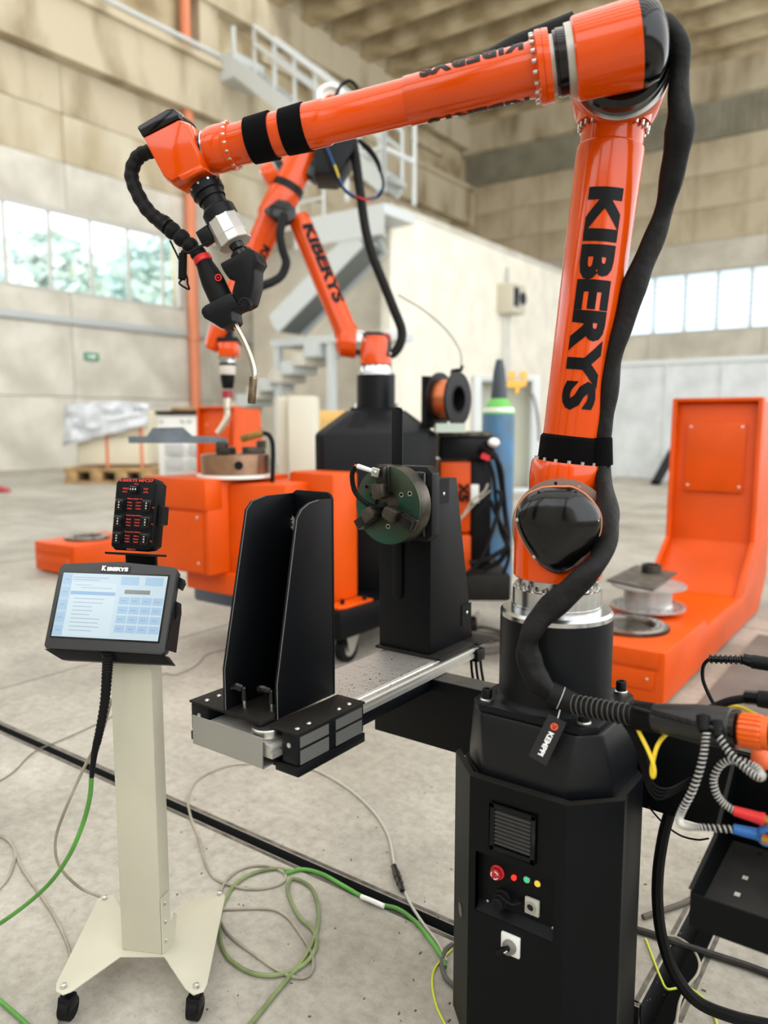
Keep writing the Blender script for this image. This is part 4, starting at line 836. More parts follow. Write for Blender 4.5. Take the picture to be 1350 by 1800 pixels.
zb0, zb1 = gy(700, 1052, hy0-.006).z, gy(687, 716, hy0-.006).z; xb_ = gy(698, 1000, hy0-.006).x
q = MB(); q.prism([(xb_-.019, hy0-.009, zb0+.012), (xb_-.01, hy0-.009, zb0), (xb_+.01, hy0-.009, zb0), (xb_+.019, hy0-.009, zb0+.012), (xb_+.019, hy0-.009, zb1-.012), (xb_+.012, hy0-.009, zb1-.003), (xb_, hy0-.009, zb1), (xb_-.012, hy0-.009, zb1-.003), (xb_-.019, hy0-.009, zb1-.012)], (0, .008, 0)); q.build('pointer_bar', BLACKB, hs, bev=.001)
# chuck
ck = thing('lathe_chuck', (gcx, 1.87, gcz), 'green three jaw chuck on the black headstock', 'chuck')
fy = 1.828; cc_ = Vector((-1.316, fy, 1.303)); r0 = .1175
q = MB(); q.lathe(cc_+Vector((0, .0545, 0)), (0, -1, 0), [(0, r0*.7), (0, r0), (.045, r0), (.05, r0*.985)], 72); q.build('chuck_rim', DSTEEL, ck)
angs = (94, 214, 334)
def pol(r, a, dy=0.): return cc_+Vector((math.cos(R(a))*r, dy, math.sin(R(a))*r))
# face sectors between the jaw slots
for k in range(3):
    a0, a1 = angs[k], angs[k]+120; hw = .0165; P = []
    for i in range(25):
        t = i/24; d0 = math.degrees(math.asin(hw/r0)); P.append(pol(r0*.985, lerp(a0+d0, a1-d0, t)))
    d1 = math.degrees(math.asin(hw/.044))
    for i in range(9):
        P.append(pol(.044, lerp(a1-d1, a0+d1, i/8)))
    q = MB(); q.prism([p+Vector((0, .0045, 0)) for p in P], (0, -.006, 0)); q.build('face_segment', GREEN, ck, bev=.0008)
    for rr_, aa in ((.062, 60), (.09, 52)):
        if k == 1 and rr_ > .07: continue
        q = MB(); q.lathe(pol(rr_, a0+aa, -.0015), (0, -1, 0), [(0, .0075), (.001, .0075), (.001, .0045), (-.001, .004)], 16); so = q.build('socket_screw', DSTEEL if k == 0 else ZINC, ck)
q = MB(); q.lathe(cc_+Vector((0, .012, 0)), (0, -1, 0), [(0, .0435), (.001, .0435)], 32); q.build('bore', DARK, ck)
for k, a in enumerate(angs):
    u = Vector((math.cos(R(a)), 0, math.sin(R(a)))); v = Vector((-math.sin(R(a)), 0, math.cos(R(a)))); n_ = Vector((0, -1, 0))
    M3 = Matrix((u, v, n_)).transposed()
    q = MB(); q.box(cc_+u*.078+n_*.004, (.08, .033, .012), M3); jw = q.build('jaw_base', DSTEEL, ck, bev=.001)
    q = MB(); q.box(cc_+u*.082+n_*.019, (.066, .030, .022), M3); q.build('jaw_top', mat('blackened_steel', (48, 46, 44), .35, metal=.7, noise=.2, nscale=20), jw, bev=.001)
    q = MB(); q.prism([cc_+u*.022+n_*.012-v*.010, cc_+u*.028+n_*.012-v*.018, cc_+u*.066+n_*.012-v*.018, cc_+u*.066+n_*.012+v*.018, cc_+u*.028+n_*.012+v*.018, cc_+u*.022+n_*.012+v*.010], n_*.038); q.build('jaw_step', DSTEEL, jw, bev=.001)
    for rr_ in (.075, .1):
        q = MB(); q.lathe(cc_+u*rr_+n_*.0285, n_, [(0, .0045), (.0012, .0045)], 12); q.build('jaw_screw', BLACKG, jw)
# earth lug on the chuck
lgp = pol(.1, 97, -.042); q = MB(); q.box(lgp, (.026, .006, .026), Matrix.Rotation(.2, 3, 'Y')); lo = q.build('earth_lug', ZINC, ck, bev=.002)
q = MB(); q.cyl(lgp+Vector((-.01, -.002, .004)), lgp+Vector((-.06, -.006, .016)), .0065, .0075, 12); q.build('lug_barrel', WHITEP, lo)
q = MB(); q.cyl(lgp+Vector((-.058, -.006, .0155)), lgp+Vector((-.07, -.007, .0175)), .0055, .004, 10); q.build('bare_copper', COPPER, lo)
q = MB(); q.lathe(lgp+Vector((0, -.003, 0)), (0, -1, 0), [(0, .0065), (.005, .0065), (.006, .005)], 6); q.build('nut', ZINC, lo)
q = MB(); q.tube(spl([lgp+Vector((-.068, -.007, .017)), lgp+Vector((-.083, -.004, -.012)), lgp+Vector((-.08, .005, -.06)), lgp+Vector((-.045, .01, -.092)), lgp+Vector((-.02, .03, -.105)), cc_+Vector((-.01, .005, .0))], 6), .0075, 10); q.build('earth_cable', RUBBER, ck)
# ================================================================== pendant stand
def yawframe(yaw, tilt):
    y = R(yaw); fh = Vector((-math.sin(TH), math.cos(TH), 0)); bk = rt*math.sin(y)+fh*math.cos(y); ex = rt*math.cos(y)-fh*math.sin(y)
    return ex, UZ*math.cos(tilt)+bk*math.sin(tilt), bk
sx_, su_, sb_ = yawframe(9.9, 0)
S0 = gz(249, 1674, .092)
stn = thing('pendant_stand', (S0.x, S0.y, 0), 'cream metal stand on castors holding the control screen', 'stand')
M3s = Matrix((sx_, sb_, UZ)).transposed()
cw, cdp, ctop = .119, .062, .985
q = MB(); q.box(S0+sb_*(cdp/2)+UZ*((ctop-.092)/2), (cw, cdp, ctop-.092), M3s); q.build('column', CREAM, stn, bev=.004)
def sg(px, py, z=.092): return gz(px, py, z)
bp = [sg(*p) for p in ((99, 1728), (172, 1580), (182, 1573), (200, 1573), (222, 1618), (282, 1618), (318, 1590), (370, 1568), (388, 1566), (396, 1574), (364, 1730), (358, 1742), (340, 1748), (326, 1738), (288, 1681), (212, 1681), (126, 1742), (110, 1748), (98, 1742))]
q = MB(); q.prism([p-UZ*.004 for p in bp], UZ*.004); q.build('base_plate', CREAM, stn, bev=.0012)
# foot bracket on the right of the column
cr = S0+sx_*(cw/2+.0015)
q = MB(); q.prism([cr+sb_*.0, cr+sb_*.075, cr+sb_*.09+UZ*.06, cr+sb_*.075+UZ*.075, cr+sb_*.064+UZ*.055, cr+sb_*.05+UZ*.065, cr+sb_*.045+UZ*.16, cr+UZ*.165], sx_*.003); q.build('foot_bracket', CREAM, stn)
for hh in (.03, .085, .14):
    q = MB(); q.ball(cr+sx_*.003+sb_*.018+UZ*hh, .0075, 10, (1, 1, .6), sx_); q.build('screw', ZINC, stn)
for px, py, hid in ((112, 1735, 0), (345, 1735, 0), (184, 1580, 1), (386, 1572, 1)):
    p = sg(px, py); q = MB(); q.lathe(p, UZ, [(0, .0105), (.0015, .0105), (.0015, .008), (.008, .008), (.009, .006)], 6); q.build('nut', ZINC, stn)
    q = MB(); q.cyl(p-UZ*.03, p-UZ*.004, .009, .009, 10); cs = q.build('castor_stem', BLACK, stn)
    cin = (S0+sb_*.03-p); cin.z = 0; w0 = p-UZ*(.092-.03)+cin.normalized()*(.035 if hid else .008); q = MB(); q.cyl(w0-sx_*.014, w0+sx_*.014, .03, .03, 22); q.build('castor_wheel', RUBBER, cs)
    q = MB(); q.prism([w0+sx_*.018-UZ*.0+sb_*.024, w0+sx_*.018+UZ*.036+sb_*.016, w0+sx_*.018+UZ*.036-sb_*.016, w0+sx_*.018-sb_*.024], -sx_*.036); q.build('castor_fork', BLACK, cs, bev=.003)
# ---- pendant
ex, uv, bk = yawframe(9.98, .422); PB = gd(75.4, 1138, 2.0); nz = ex.cross(uv)
PW, PHt = .337, .228
def pp_(u, v, w=0.): return PB+ex*(u*PW)+uv*(v*PHt)+nz*w
pen = thing('teach_pendant', pp_(.5, 0, -.03), 'dark grey touch screen teach pendant on the cream stand', 'control panel')
BEZ = mat('dark_grey_bezel', (46, 46, 47), .5, noise=.06, nscale=20)
outl = [(.0, .02), (.02, -.01), (.98, -.01), (1, .02), (1.0, .94), (.975, .985), (.9, .998), (.5, 1.035), (.1, .998), (.025, .985), (0, .94)]
q = MB(); cx_ = pp_(.5, .5)
def shr(w, s): return [cx_+(pp_(u, v)-cx_)*s+nz*w for u, v in outl]
q.loft([shr(-.05, .9), shr(-.03, .985), shr(-.006, 1), shr(0, .985)]); body = q.build('pendant_body', BEZ, pen, bev=.0015)
su0, su1, sv0, sv1 = .055, .935, .135, .875
def fr(u0, u1, v0, v1, w, m, nm, par, th=.0006):
    q = MB(); q.prism([pp_(u0, v0, w), pp_(u1, v0, w), pp_(u1, v1, w), pp_(u0, v1, w)], nz*th); return q.build(nm, m, par)
fr(su0-.014, su1+.014, sv0-.02, sv1+.02, .0, BLACKG, 'screen_surround', pen, .0012)
def scr(nm, c, e=.62):
    return mat(nm, c, .12, emit=e*.42)
sc = fr(su0, su1, sv0, sv1, .0012, scr('screen_light', (206, 226, 236)), 'screen', pen)
def sq(u0, u1, v0, v1): return (lerp(su0, su1, u0), lerp(su0, su1, u1), lerp(sv0, sv1, v0), lerp(sv0, sv1, v1))
def multi(nm, rects, m, w=.0019):
    q = MB()
    for rct in rects:
        a, b2, c, d = sq(*rct); q.prism([pp_(a, c, w), pp_(b2, c, w), pp_(b2, d, w), pp_(a, d, w)], nz*.0002)
    return q.build(nm, m, sc)
BT = scr('screen_button', (172, 205, 230)); DK = scr('screen_line', (152, 174, 190), .6); MID = scr('screen_panel', (190, 214, 228))
multi('side_panel', [(0, .095, 0, 1)], MID, .0019)
multi('list_panel', [(.1, .54, .03, .86)], scr('screen_list', (214, 232, 240)), .0019)
for i in range(5): multi('soft_button', [(.005, .09, .02+i*.2, .17+i*.2)], BT, .0023)
for i in range(4):
    for j in range(4): multi('soft_button', [(.58+i*.106, .58+i*.106+.096, .10+j*.145, .10+j*.145+.115)], BT, .0023)
for u in (.57, .80): multi('soft_button', [(u, u+.17, .84, .97)], BT, .0023)
multi('list_highlight', [(.105, .535, .66, .715)], scr('screen_blue', (150, 190, 222)), .0023)
multi('tab_bar', [(.62, .86, .70, .765)], scr('screen_grey', (150, 158, 156), .5), .0023)
ln = [(.15, .15+random.uniform(.12, .3), .1+k*.062, .108+k*.062) for k in range(9)]+[(.11, .45, .93, .938), (.11, .36, .895, .903)]+[(.2, .5, .77, .776), (.15, .3, .81, .816)]
ln += [(.60+i*.106, .645+i*.106, .152+j*.145, .162+j*.145) for i in range(4) for j in range(4)]+[(.03, .07, .09+i*.2, .1+i*.2) for i in range(5)]
multi('text_line', ln, DK, .0027)
lg0 = fr(.365, .61, .905, .982, .0005, BLACKG, 'badge', pen, .0012)
flat_text('K', pp_(.375, .915, .0018), ex, uv, .013, .0135, PRINTW, lg0, bold=.06)
flat_text('IBERYS', pp_(.42, .915, .0018), ex, uv, .06, .0105, PRINTW, lg0, bold=.06)
# holder: lower tray and side clips
q = MB(); q.prism([pp_(.0, -.012, -.003), pp_(1.0, -.012, -.003), pp_(1.03, -.1, -.03), pp_(.12, -.115, -.03)], -nz*.03); q.build('holder_tray', BLACK, pen, bev=.002)
q = MB(); q.prism([pp_(1.002, .05, -.006), pp_(1.002, .5, -.012), pp_(1.002, .5, -.055), pp_(1.002, .05, -.06)], ex*.004); q.build('side_bracket', BLACK, pen)
for v0, v1, w1 in ((.78, .9, .004), (.42, .62, .006)):
    q = MB(); q.prism([pp_(.985, v0, -.022), pp_(.985, v1, -.022), pp_(1.02, v1-.02, -.022), pp_(1.035, v0+.05, -.022), pp_(1.015, v0-.03, -.022)], -nz*.02); q.build('side_clip', BLACK, pen)
q = MB(); q.box(S0+sb_*.03+UZ*(1.035-.092), (.1, .06, .098), M3s); q.build('holder_post', BLACK, pen)
# gland, corrugated boot and cable tail
g0 = gd(190, 1152, 1.97)
boot = spl([g0, gd(188, 1185, 1.97), gd(184, 1235, 1.98), gd(174, 1290, 1.99), gd(166, 1325, 2.0), gd(161, 1366, 2.01)], 14)
nb = len(boot); rb_ = []
for i in range(nb):
    t = i/(nb-1); base = lerp(.0135, .0095, min(1, t/.72)) if t < .72 else lerp(.0095, .006, (t-.72)/.28)
    rb_.append(base*(1.12 if i % 2 == 0 and t < .7 else .93 if t < .7 else 1))
q = MB(); q.tube(boot, rb_, 14); q.build('cable_boot', RUBBER, pen, sm=60)
q = MB(); q.lathe(gd(190, 1147, 1.975), (0, 0, -1), [(0, .017), (.012, .016), (.016, .013)], 20); q.build('cable_gland', BLACK, pen)
# ---- handheld keypad
ex2, uv2, bk2 = yawframe(17.3, .184); KB = gd(193.2, 966.3, 2.1); nz2 = ex2.cross(uv2); KW, KH = .137, .199
def kp(u, v, w=0.): return KB+ex2*(u*KW)+uv2*(v*KH)+nz2*w
key = thing('jog_keypad', kp(.5, -.05, -.03), 'black handheld jog keypad with red lettering above the teach pendant', 'keypad')
ol = [(.0, .05), (.09, 0), (.86, 0), (.98, .06), (1, .93), (.88, 1), (.12, 1), (.02, .94)]
q = MB(); kc = kp(.5, .5)
def ks(w, s): return [kc+(kp(u, v)-kc)*s+nz2*w for u, v in ol]
q.loft([ks(-.045, .97), ks(-.006, 1), ks(0, .96)]); q.build('keypad_body', BLACKB, key, bev=.002)
q = MB(); q.prism([kp(1.0, .36, -.01), kp(1.09, .38, -.01), kp(1.09, .62, -.01), kp(1.0, .64, -.01)], -nz2*.03); q.build('side_hook', BLACK, key)
q = MB(); q.prism([kp(-.03, .9, -.02), kp(.03, .9, -.02), kp(.03, .97, -.02), kp(-.03, .97, -.02)], -nz2*.015); q.build('side_tab', BLACK, key)
q = MB(); q.prism([kp(-.05, -.03, .012), kp(.97, -.03, .012), kp(.97, -.03, -.07), kp(-.05, -.03, -.07)], -UZ*.006); q.prism([kp(.1, -.03, -.05), kp(.8, -.03, -.05), kp(.8, -.28, -.06), kp(.1, -.28, -.06)], -nz2*.01); q.build('holder_shelf', BLACK, key)
def ktext(s, u, v, wu, hv, m=PRINTR): flat_text(s, kp(u, v, .0012), ex2, uv2, wu*KW, hv*KH, m, key, bold=.03)
ktext('KIBERYS MFC07', .12, .942, .78, .04); ktext('PRG', .46, .905, .1, .018)
ktext('WRLD', .2, .835, .15, .026); ktext('JOG', .2, .79, .11, .026); ktext('TCP', .68, .835, .11, .026); ktext('JOG', .68, .79, .11, .026)
for v, s in ((.7, 'Wire Inch +/-'), (.47, 'Weld Start/Stop'), (.245, 'Prog Start/Stop'), (.01, 'PWR % +/-')): ktext(s, .32 if v > .1 else .4, v, .36 if v > .1 else .2, .022)
rows = ((.565, ('New', 'Prog', 'Wire'), ('Joint', 'Point', 'Volts')), (.335, ('Set', 'Proc', 'Amp'), ('Line', 'Point', 'Depth')), (.11, ('Proc', 'TART', 'amps'), ('Arc', 'Point', 'TART')))
for v, A, B in rows:
    for i, s in enumerate(A): ktext(s, .335, v+.085-i*.042, .11, .02)
    for i, s in enumerate(B): ktext(s, .53, v+.085-i*.042, .12, .02)
def rocker(u, v, wu=.185, hv=.15, top=False):
    q = MB(); q.prism([kp(u-wu*.62, v-hv*.6, .0), kp(u+wu*.62, v-hv*.6, .0), kp(u+wu*.62, v+hv*.6, .0), kp(u-wu*.62, v+hv*.6, .0)], nz2*.0025); fo = q.build('rocker_frame', BLACK, key, bev=.0008)
    q = MB(); q.prism([kp(u-wu/2, v-hv/2, .002), kp(u+wu/2, v-hv/2, .002), kp(u+wu/2, v+hv/2, .002), kp(u-wu/2, v+hv/2, .002)], nz2*.006); q.build('rocker', BLACKG, fo, bev=.0015)
    q = MB(); w0 = .0084
    if top:
        q.prism([kp(u-.06, v-.012, w0), kp(u-.05, v-.012, w0), kp(u-.05, v+.012, w0), kp(u-.06, v+.012, w0)], nz2*.0002); q.ring(kp(u+.0, v, w0), nz2, .0022, .0012, .0003, 12); q.ring(kp(u+.06, v, w0), nz2, .0022, .0012, .0003, 12)
    else:
        for s in (1, -1): q.prism([kp(u-.016, v+s*.03, w0), kp(u+.016, v+s*.03, w0), kp(u, v+s*.045, w0)], nz2*.0002)
        q.ring(kp(u, v, w0), nz2, .0022, .0015, .0003, 14)
    q.build('rocker_mark', PRINTW, fo)
rocker(.47, .84, .16, .09, True)
for v in (.62, .395, .165):
    rocker(.17, v); rocker(.80, v)
for v, a, b2 in ((.62, 'X', 'Rx'), (.395, 'Y', 'Ry'), (.165, 'Z', 'Rz')): ktext(a, .03, v-.01, .03, .02); ktext(b2, .915, v-.03, .05, .02)
# ================================================================== floor cables
def fcable(name, lab, pts, r, m, n=7, sides=8):
    P = []
    for p in pts:
        P.append(gz(p[0], p[1], r+.001 if len(p) < 3 else p[2]))
    q = MB(); q.tube(spl(P, n), r, sides); return q.build(name, m, None, lab, 'cable')
def acable(name, lab, pts, r, m, n=7):
    q = MB(); q.tube(spl([gd(*p) for p in pts], n), r, 8); return q.build(name, m, None, lab, 'cable')
acable('pendant_cable', 'bright green cable hanging from the teach pendant to the floor at left', [(161, 1362, 2.01), (158, 1400, 2.02), (145, 1450, 2.05), (118, 1510, 2.1), (75, 1565, 2.16), (0, 1623, 2.24), (-60, 1650, 2.27)], .0062, GRNCAB)
acable('keypad_cable', 'beige cable hanging behind the cream stand at left', [(196, 1228, 2.16), (178, 1290, 2.16), (145, 1355, 2.17), (108, 1440, 2.2), (97, 1485, 2.24), (106, 1525, 2.3), (140, 1560, 2.36), (178, 1577, 2.38)], .0045, BEICAB)
fcable('thin_cable', 'thin brown cable crossing the floor slot left of the stand', [(-30, 1388), (20, 1360), (60, 1322), (110, 1300), (165, 1275), (210, 1250), (280, 1188), (310, 1186), (345, 1170), (365, 1150), (400, 1142)], .003, mat('brown_cable', (110, 100, 90), .6))
fcable('beige_loop_cable', 'beige cable arc at the left edge of the floor', [(-30, 1460), (8, 1470), (26, 1495), (18, 1535), (-10, 1570), (-40, 1590)], .0048, BEICAB)
fcable('beige_floor_cable', 'beige cable running under the left castor of the stand', [(-30, 1462), (15, 1478), (38, 1525), (62, 1560), (92, 1605), (115, 1650), (125, 1690), (122, 1730), (112, 1768), (95, 1810)], .0042, BEICAB)
fcable('green_floor_cable', 'green cable in the bottom left corner of the floor', [(-20, 1742), (15, 1772), (50, 1804), (80, 1840)], .006, GRNCAB)
fcable('beige_coil_cable', 'beige cable looping from under the rail to the coil right of the stand', [(440, 1342), (400, 1346), (350, 1368), (331, 1398), (335, 1435), (350, 1475), (362, 1520), (380, 1545), (420, 1560), (460, 1562), (495, 1552), (500, 1535), (470, 1522), (430, 1525), (400, 1545), (385, 1575), (383, 1600), (400, 1640), (450, 1680), (500, 1712), (535, 1718), (550, 1700), (545, 1670), (520, 1630), (500, 1608), (470, 1597), (393, 1598)], .0046, BEICAB)
fcable('green_coil_cable', 'dull green cable coiled on the floor right of the stand', [(405, 1830), (440, 1800), (485, 1745), (530, 1690), (555, 1640), (560, 1600), (548, 1562), (520, 1545), (508, 1550), (507, 1572), (525, 1610), (550, 1635), (556, 1660), (540, 1690), (510, 1708), (470, 1715), (430, 1705), (395, 1675), (385, 1630), (392, 1590), (410, 1558), (440, 1537), (480, 1527), (510, 1530)], .0062, mat('dusty_green_cable', (128, 142, 92), .6, noise=.25, nscale=8))
gc_ = fcable('bright_green_cable', 'bright green cable running from the coil to the floor slot and pedestal', [(500, 1536), (530, 1528), (565, 1536), (600, 1555), (640, 1578), (670, 1590), (700, 1598), (730, 1620), (755, 1650), (775, 1680), (782, 1700)], .0066, GRNCAB)
q = MB(); q.tube(spl([gz(635, 1576, .011), gz(655, 1584, .012), gz(675, 1593, .011)], 3), .0078, 10); q.build('white_tape', WHITEP, gc_)
o = thing('joined_cable', gz(700, 1545, 0), 'grey cable with an inline black plug in front of the pedestal', 'cable')
q = MB(); q.tube(spl([gz(x, y, .006) for x, y in ((530, 1348), (560, 1356), (610, 1385), (655, 1425), (682, 1468), (691, 1510), (692, 1522))], 7), .0046, 8); q.tube(spl([gz(x, y, .006) for x, y in ((709, 1562), (722, 1590), (745, 1625), (770, 1658), (785, 1690))], 6), .0046, 8); q.build('jacket', mat('grey_cable', (176, 172, 160), .5), o)
a, b2 = gz(692, 1522, .013), gz(708, 1566, .013); q = MB(); L2 = (b2-a).length; q.lathe(a, b2-a, [(0, .006), (.003, .011), (L2*.28, .011), (L2*.3, .0135), (L2*.5, .0135), (L2*.52, .0115), (L2*.72, .0125), (L2*.74, .010), (L2*.97, .0095), (L2, .006)], 14); q.build('inline_plug', BLACKG, o)
fcable('earth_wire', 'yellow green wire at the left foot of the pedestal', [(795, 1668), (775, 1688), (762, 1708), (760, 1735), (768, 1770), (785, 1806), (795, 1830)], .0032, YGCAB)
fcable('grey_cable_loop', 'small grey cable loop beside the pedestal foot', [(795, 1660), (782, 1672), (777, 1695), (783, 1718), (800, 1735)], .007, mat('dark_grey_cable', (78, 78, 76), .5))
o = acable('heavy_power_cable', 'thick black power cable curving down right of the pedestal', [(1178, 1425, 1.93), (1166, 1470, 1.93), (1157, 1530, 1.92), (1156, 1590, 1.91), (1164, 1650, 1.9), (1185, 1710, 1.9), (1225, 1760, 1.88), (1290, 1788, 1.85), (1370, 1806, 1.83)], .0145, RUBBER)
fcable('floor_power_cable', 'scuffed black cable across the floor below the tray', [(1120, 1634), (1150, 1643), (1200, 1661), (1260, 1680), (1310, 1696), (1370, 1718)], .010, mat('scuffed_black_cable', (52, 48, 44), .7, noise=.4, nscale=30))
fcable('brown_floor_cable', 'dark brown cable leaving the tray corner behind the pedestal', [(1130, 1612), (1165, 1600), (1200, 1588), (1235, 1570), (1290, 1550)], .0085, mat('brown_rubber', (84, 76, 66), .7))
fcable('yellow_floor_wire', 'yellow green wire lying across the steel floor channel', [(1135, 1650), (1150, 1690), (1162, 1720), (1172, 1738), (1190, 1737), (1208, 1736), (1225, 1745), (1245, 1765), (1257, 1790), (1264, 1815)], .0032, YGCAB)
fcable('beige_floor_wire', 'flat beige lead beside the steel floor channel', [(1165, 1645), (1190, 1648), (1215, 1665), (1229, 1690), (1226, 1712), (1208, 1735), (1196, 1758), (1190, 1790), (1188, 1815)], .004, BEICAB)
acable('thin_black_lead', 'thin black lead drooping between pedestal and tray', [(1140, 1418, 1.9), (1165, 1446, 1.95), (1195, 1468, 1.97), (1225, 1476, 1.95), (1245, 1474, 1.9)], .0024, RUBBER)
rnd = random.Random(11); q = MB()
for i in range(150):
    x, y = rnd.uniform(300, 1340), rnd.uniform(1380, 1795); p = gz(x, y, 0)
    s = rnd.choice((.0015, .002, .003, .004)); q.box(p+UZ*(s*.3), (s*rnd.uniform(1, 3), s, s*.6), rotz(rnd.random()*3))
q.build('floor_debris', mat('floor_grit', (84, 76, 66), .9), None, 'scattered grit and swarf on the concrete floor', 'debris', kind='stuff')
# ================================================================== orange L shaped positioners
def make_L(label):
    """local frame: x width, y from front (0) to back, z up; front right bottom corner of the arm at the origin"""
    o = thing('orange_positioner', (0, 0, 0), label, 'positioner', 'orange L shaped positioners'); Wd = .66
    q = MB(); q.prism([(0, 0, .02), (0, 0, .32), (0, .86, .32), (0, .9, .27), (0, 1.86, .27), (0, 2.12, .46), (0, 2.3, .60), (0, 2.36, 1.70), (0, 2.75, 1.70), (0, 2.9, .3), (0, 2.6, .02)], (-Wd, 0, 0)); q.build('housing', ORANGE2, o, bev=.012)
    q = MB(); q.bb(-Wd+.03, -.03, -.012, .0, .22, .318); q.build('front_hood', ORANGE2, o, bev=.006)
    q = MB(); q.bb(-Wd+.05, -.05, -.010, .0, .10, .205); q.build('front_panel', ORANGE2, o, bev=.005)
    for x in (-Wd+.09, -.09):
        q = MB(); q.ball((x, -.011, .16), .008, 10, (1, 1, .5), (0, -1, 0)); q.build('screw', ZINC, o)
    for x in (-Wd, 0):
        s = 1 if x == 0 else -1
        q = MB(); q.prism([(x-s*.03, 1.80, .27), (x-s*.03, 2.05, .48), (x-s*.03, 2.26, .62), (x-s*.03, 2.30, 1.72), (x-s*.03, 2.38, 1.72), (x-s*.03, 2.33, .55), (x-s*.03, 1.95, .27)], (s*.034, 0, 0)); q.build('side_flange', ORANGE2, o, bev=.004)
    q = MB(); q.bb(-Wd, 0, 2.30, 2.42, 1.70, 1.73); q.build('top_flange', ORANGE2, o, bev=.005)
    def bkp(t): return Vector((0, lerp(2.29, 2.345, t), lerp(.6, 1.70, t)))
    a, b2 = bkp(.36), bkp(.86)
    q = MB(); q.prism([(-.11, a.y-.002, a.z), (-Wd+.11, a.y-.002, a.z), (-Wd+.11, b2.y-.002, b2.z), (-.11, b2.y-.002, b2.z)], (0, -.008, 0)); pn = q.build('cover_panel', ORANGE2, o, bev=.003)
    for x in (-.14, -Wd+.14):
        for t in (.4, .82):
            p = bkp(t); q = MB(); q.ball((x, p.y-.011, p.z), .011, 10, (1, 1, .5), (0, -1, 0)); q.build('screw', ZINC, pn)
    c = Vector((-.33, .40, .32)); ro = .225
    q = MB(); q.ring(c, UZ, ro, ro*.66, .022, 64); sl = q.build('slewing_ring', mat('bearing_steel', (150, 140, 122), .35, metal=.9, noise=.15, nscale=10), o)
    q = MB(); q.ring(c+UZ*.022, UZ, ro*.9, ro*.70, .008, 64); q.build('inner_race', STEEL, sl)
    q = MB()
    for i in range(90):
        a_ = 2*math.pi*i/90; q.box(c+Vector((math.cos(a_)*ro, math.sin(a_)*ro, .01)), (.012, .008, .018), rotz(a_))
    q.build('gear_teeth', DSTEEL, sl)
    for i in range(24):
        a_ = 2*math.pi*i/24; q = MB(); q.lathe(c+Vector((math.cos(a_)*ro*.8, math.sin(a_)*ro*.8, .030)), UZ, [(0, .0075), (.0008, .0075)], 10); q.build('bolt_hole', DARK, sl)
    q = MB(); q.lathe(c+UZ*.001, UZ, [(0, ro*.655), (.001, ro*.655)], 40); q.build('bore', mat('bore_steel', (96, 94, 90), .3, metal=.9), sl)
    return o
L1 = make_L('orange L shaped positioner with bearing ring right of the front robot'); L1.location = (-1.128, 4.11, 0)
L2 = clone(L1); L2['label'] = 'orange L shaped positioner behind the control screen at left'
L2.rotation_euler = (0, 0, R(3)); L2.location = (-6.89, 4.27, .0)
# steel flange parts resting on the right positioner
fs = thing('steel_flange_spool', (-1.46, 4.92, .35), 'silver flanged steel hub resting on the right orange positioner', 'machine part')
fp = gz(1138, 1066, .352); fp = Vector((fp.x, fp.y, .3525))
SIL = mat('silver_painted_steel', (196, 194, 190), .35, metal=.6, noise=.12, nscale=8)
q = MB(); q.lathe(fp, UZ, [(0, .235), (.014, .235)], 56); q.build('lower_flange', SIL, fs)
q = MB(); q.lathe(fp+UZ*.014, UZ, [(0, .16), (.01, .15), (.125, .15)], 48); q.build('hub', SIL, fs)
q = MB(); q.lathe(fp+UZ*.139, UZ, [(0, .235), (.012, .235)], 56); q.build('upper_flange', SIL, fs)
for k in range(20):
    a = 2*math.pi*k/20; q = MB(); q.lathe(fp+UZ*.0142+Vector((math.cos(a)*.205, math.sin(a)*.205, 0)), UZ, [(0, .009), (.0008, .009)], 10); q.build('bolt_hole', DARK, fs)
pz_ = fp.z+.1525
q = MB(); q.prism([gz(x, y, pz_) for x, y in ((1066, 1022), (1118, 996), (1190, 1009), (1148, 1039))], UZ*.012); q.build('steel_offcut', mat('mill_scale_plate', (112, 106, 96), .5, metal=.6, noise=.35, nscale=14), None, 'dark flat steel plate lying on the silver flange hub', 'plate')
pc = gz(1145, 1006, pz_+.0125); q = MB(); q.ring(pc, UZ, .066, .05, .055, 36); q.build('pipe_ring', DSTEEL, None, 'short dark pipe ring standing on the steel plate', 'pipe')
# mat and blocks on the floor by the right positioner
q = MB(); q.bb(-1.0, 1.2, 3.4, 6.0, 0, .012); q.build('floor_mat', mat('grey_brown_sheet', (108, 100, 92), .6, noise=.2, nscale=2), None, 'grey brown metal sheet on the floor beside the right positioner', 'sheet')
p = gz(1330, 1195, .012); q = MB(); q.bb(-.55, 1.1, 4.6, 5.0, .0125, .13); q.build('concrete_block', mat('grey_block', (148, 144, 136), .8), None, 'grey block behind the cable plugs at right', 'block')
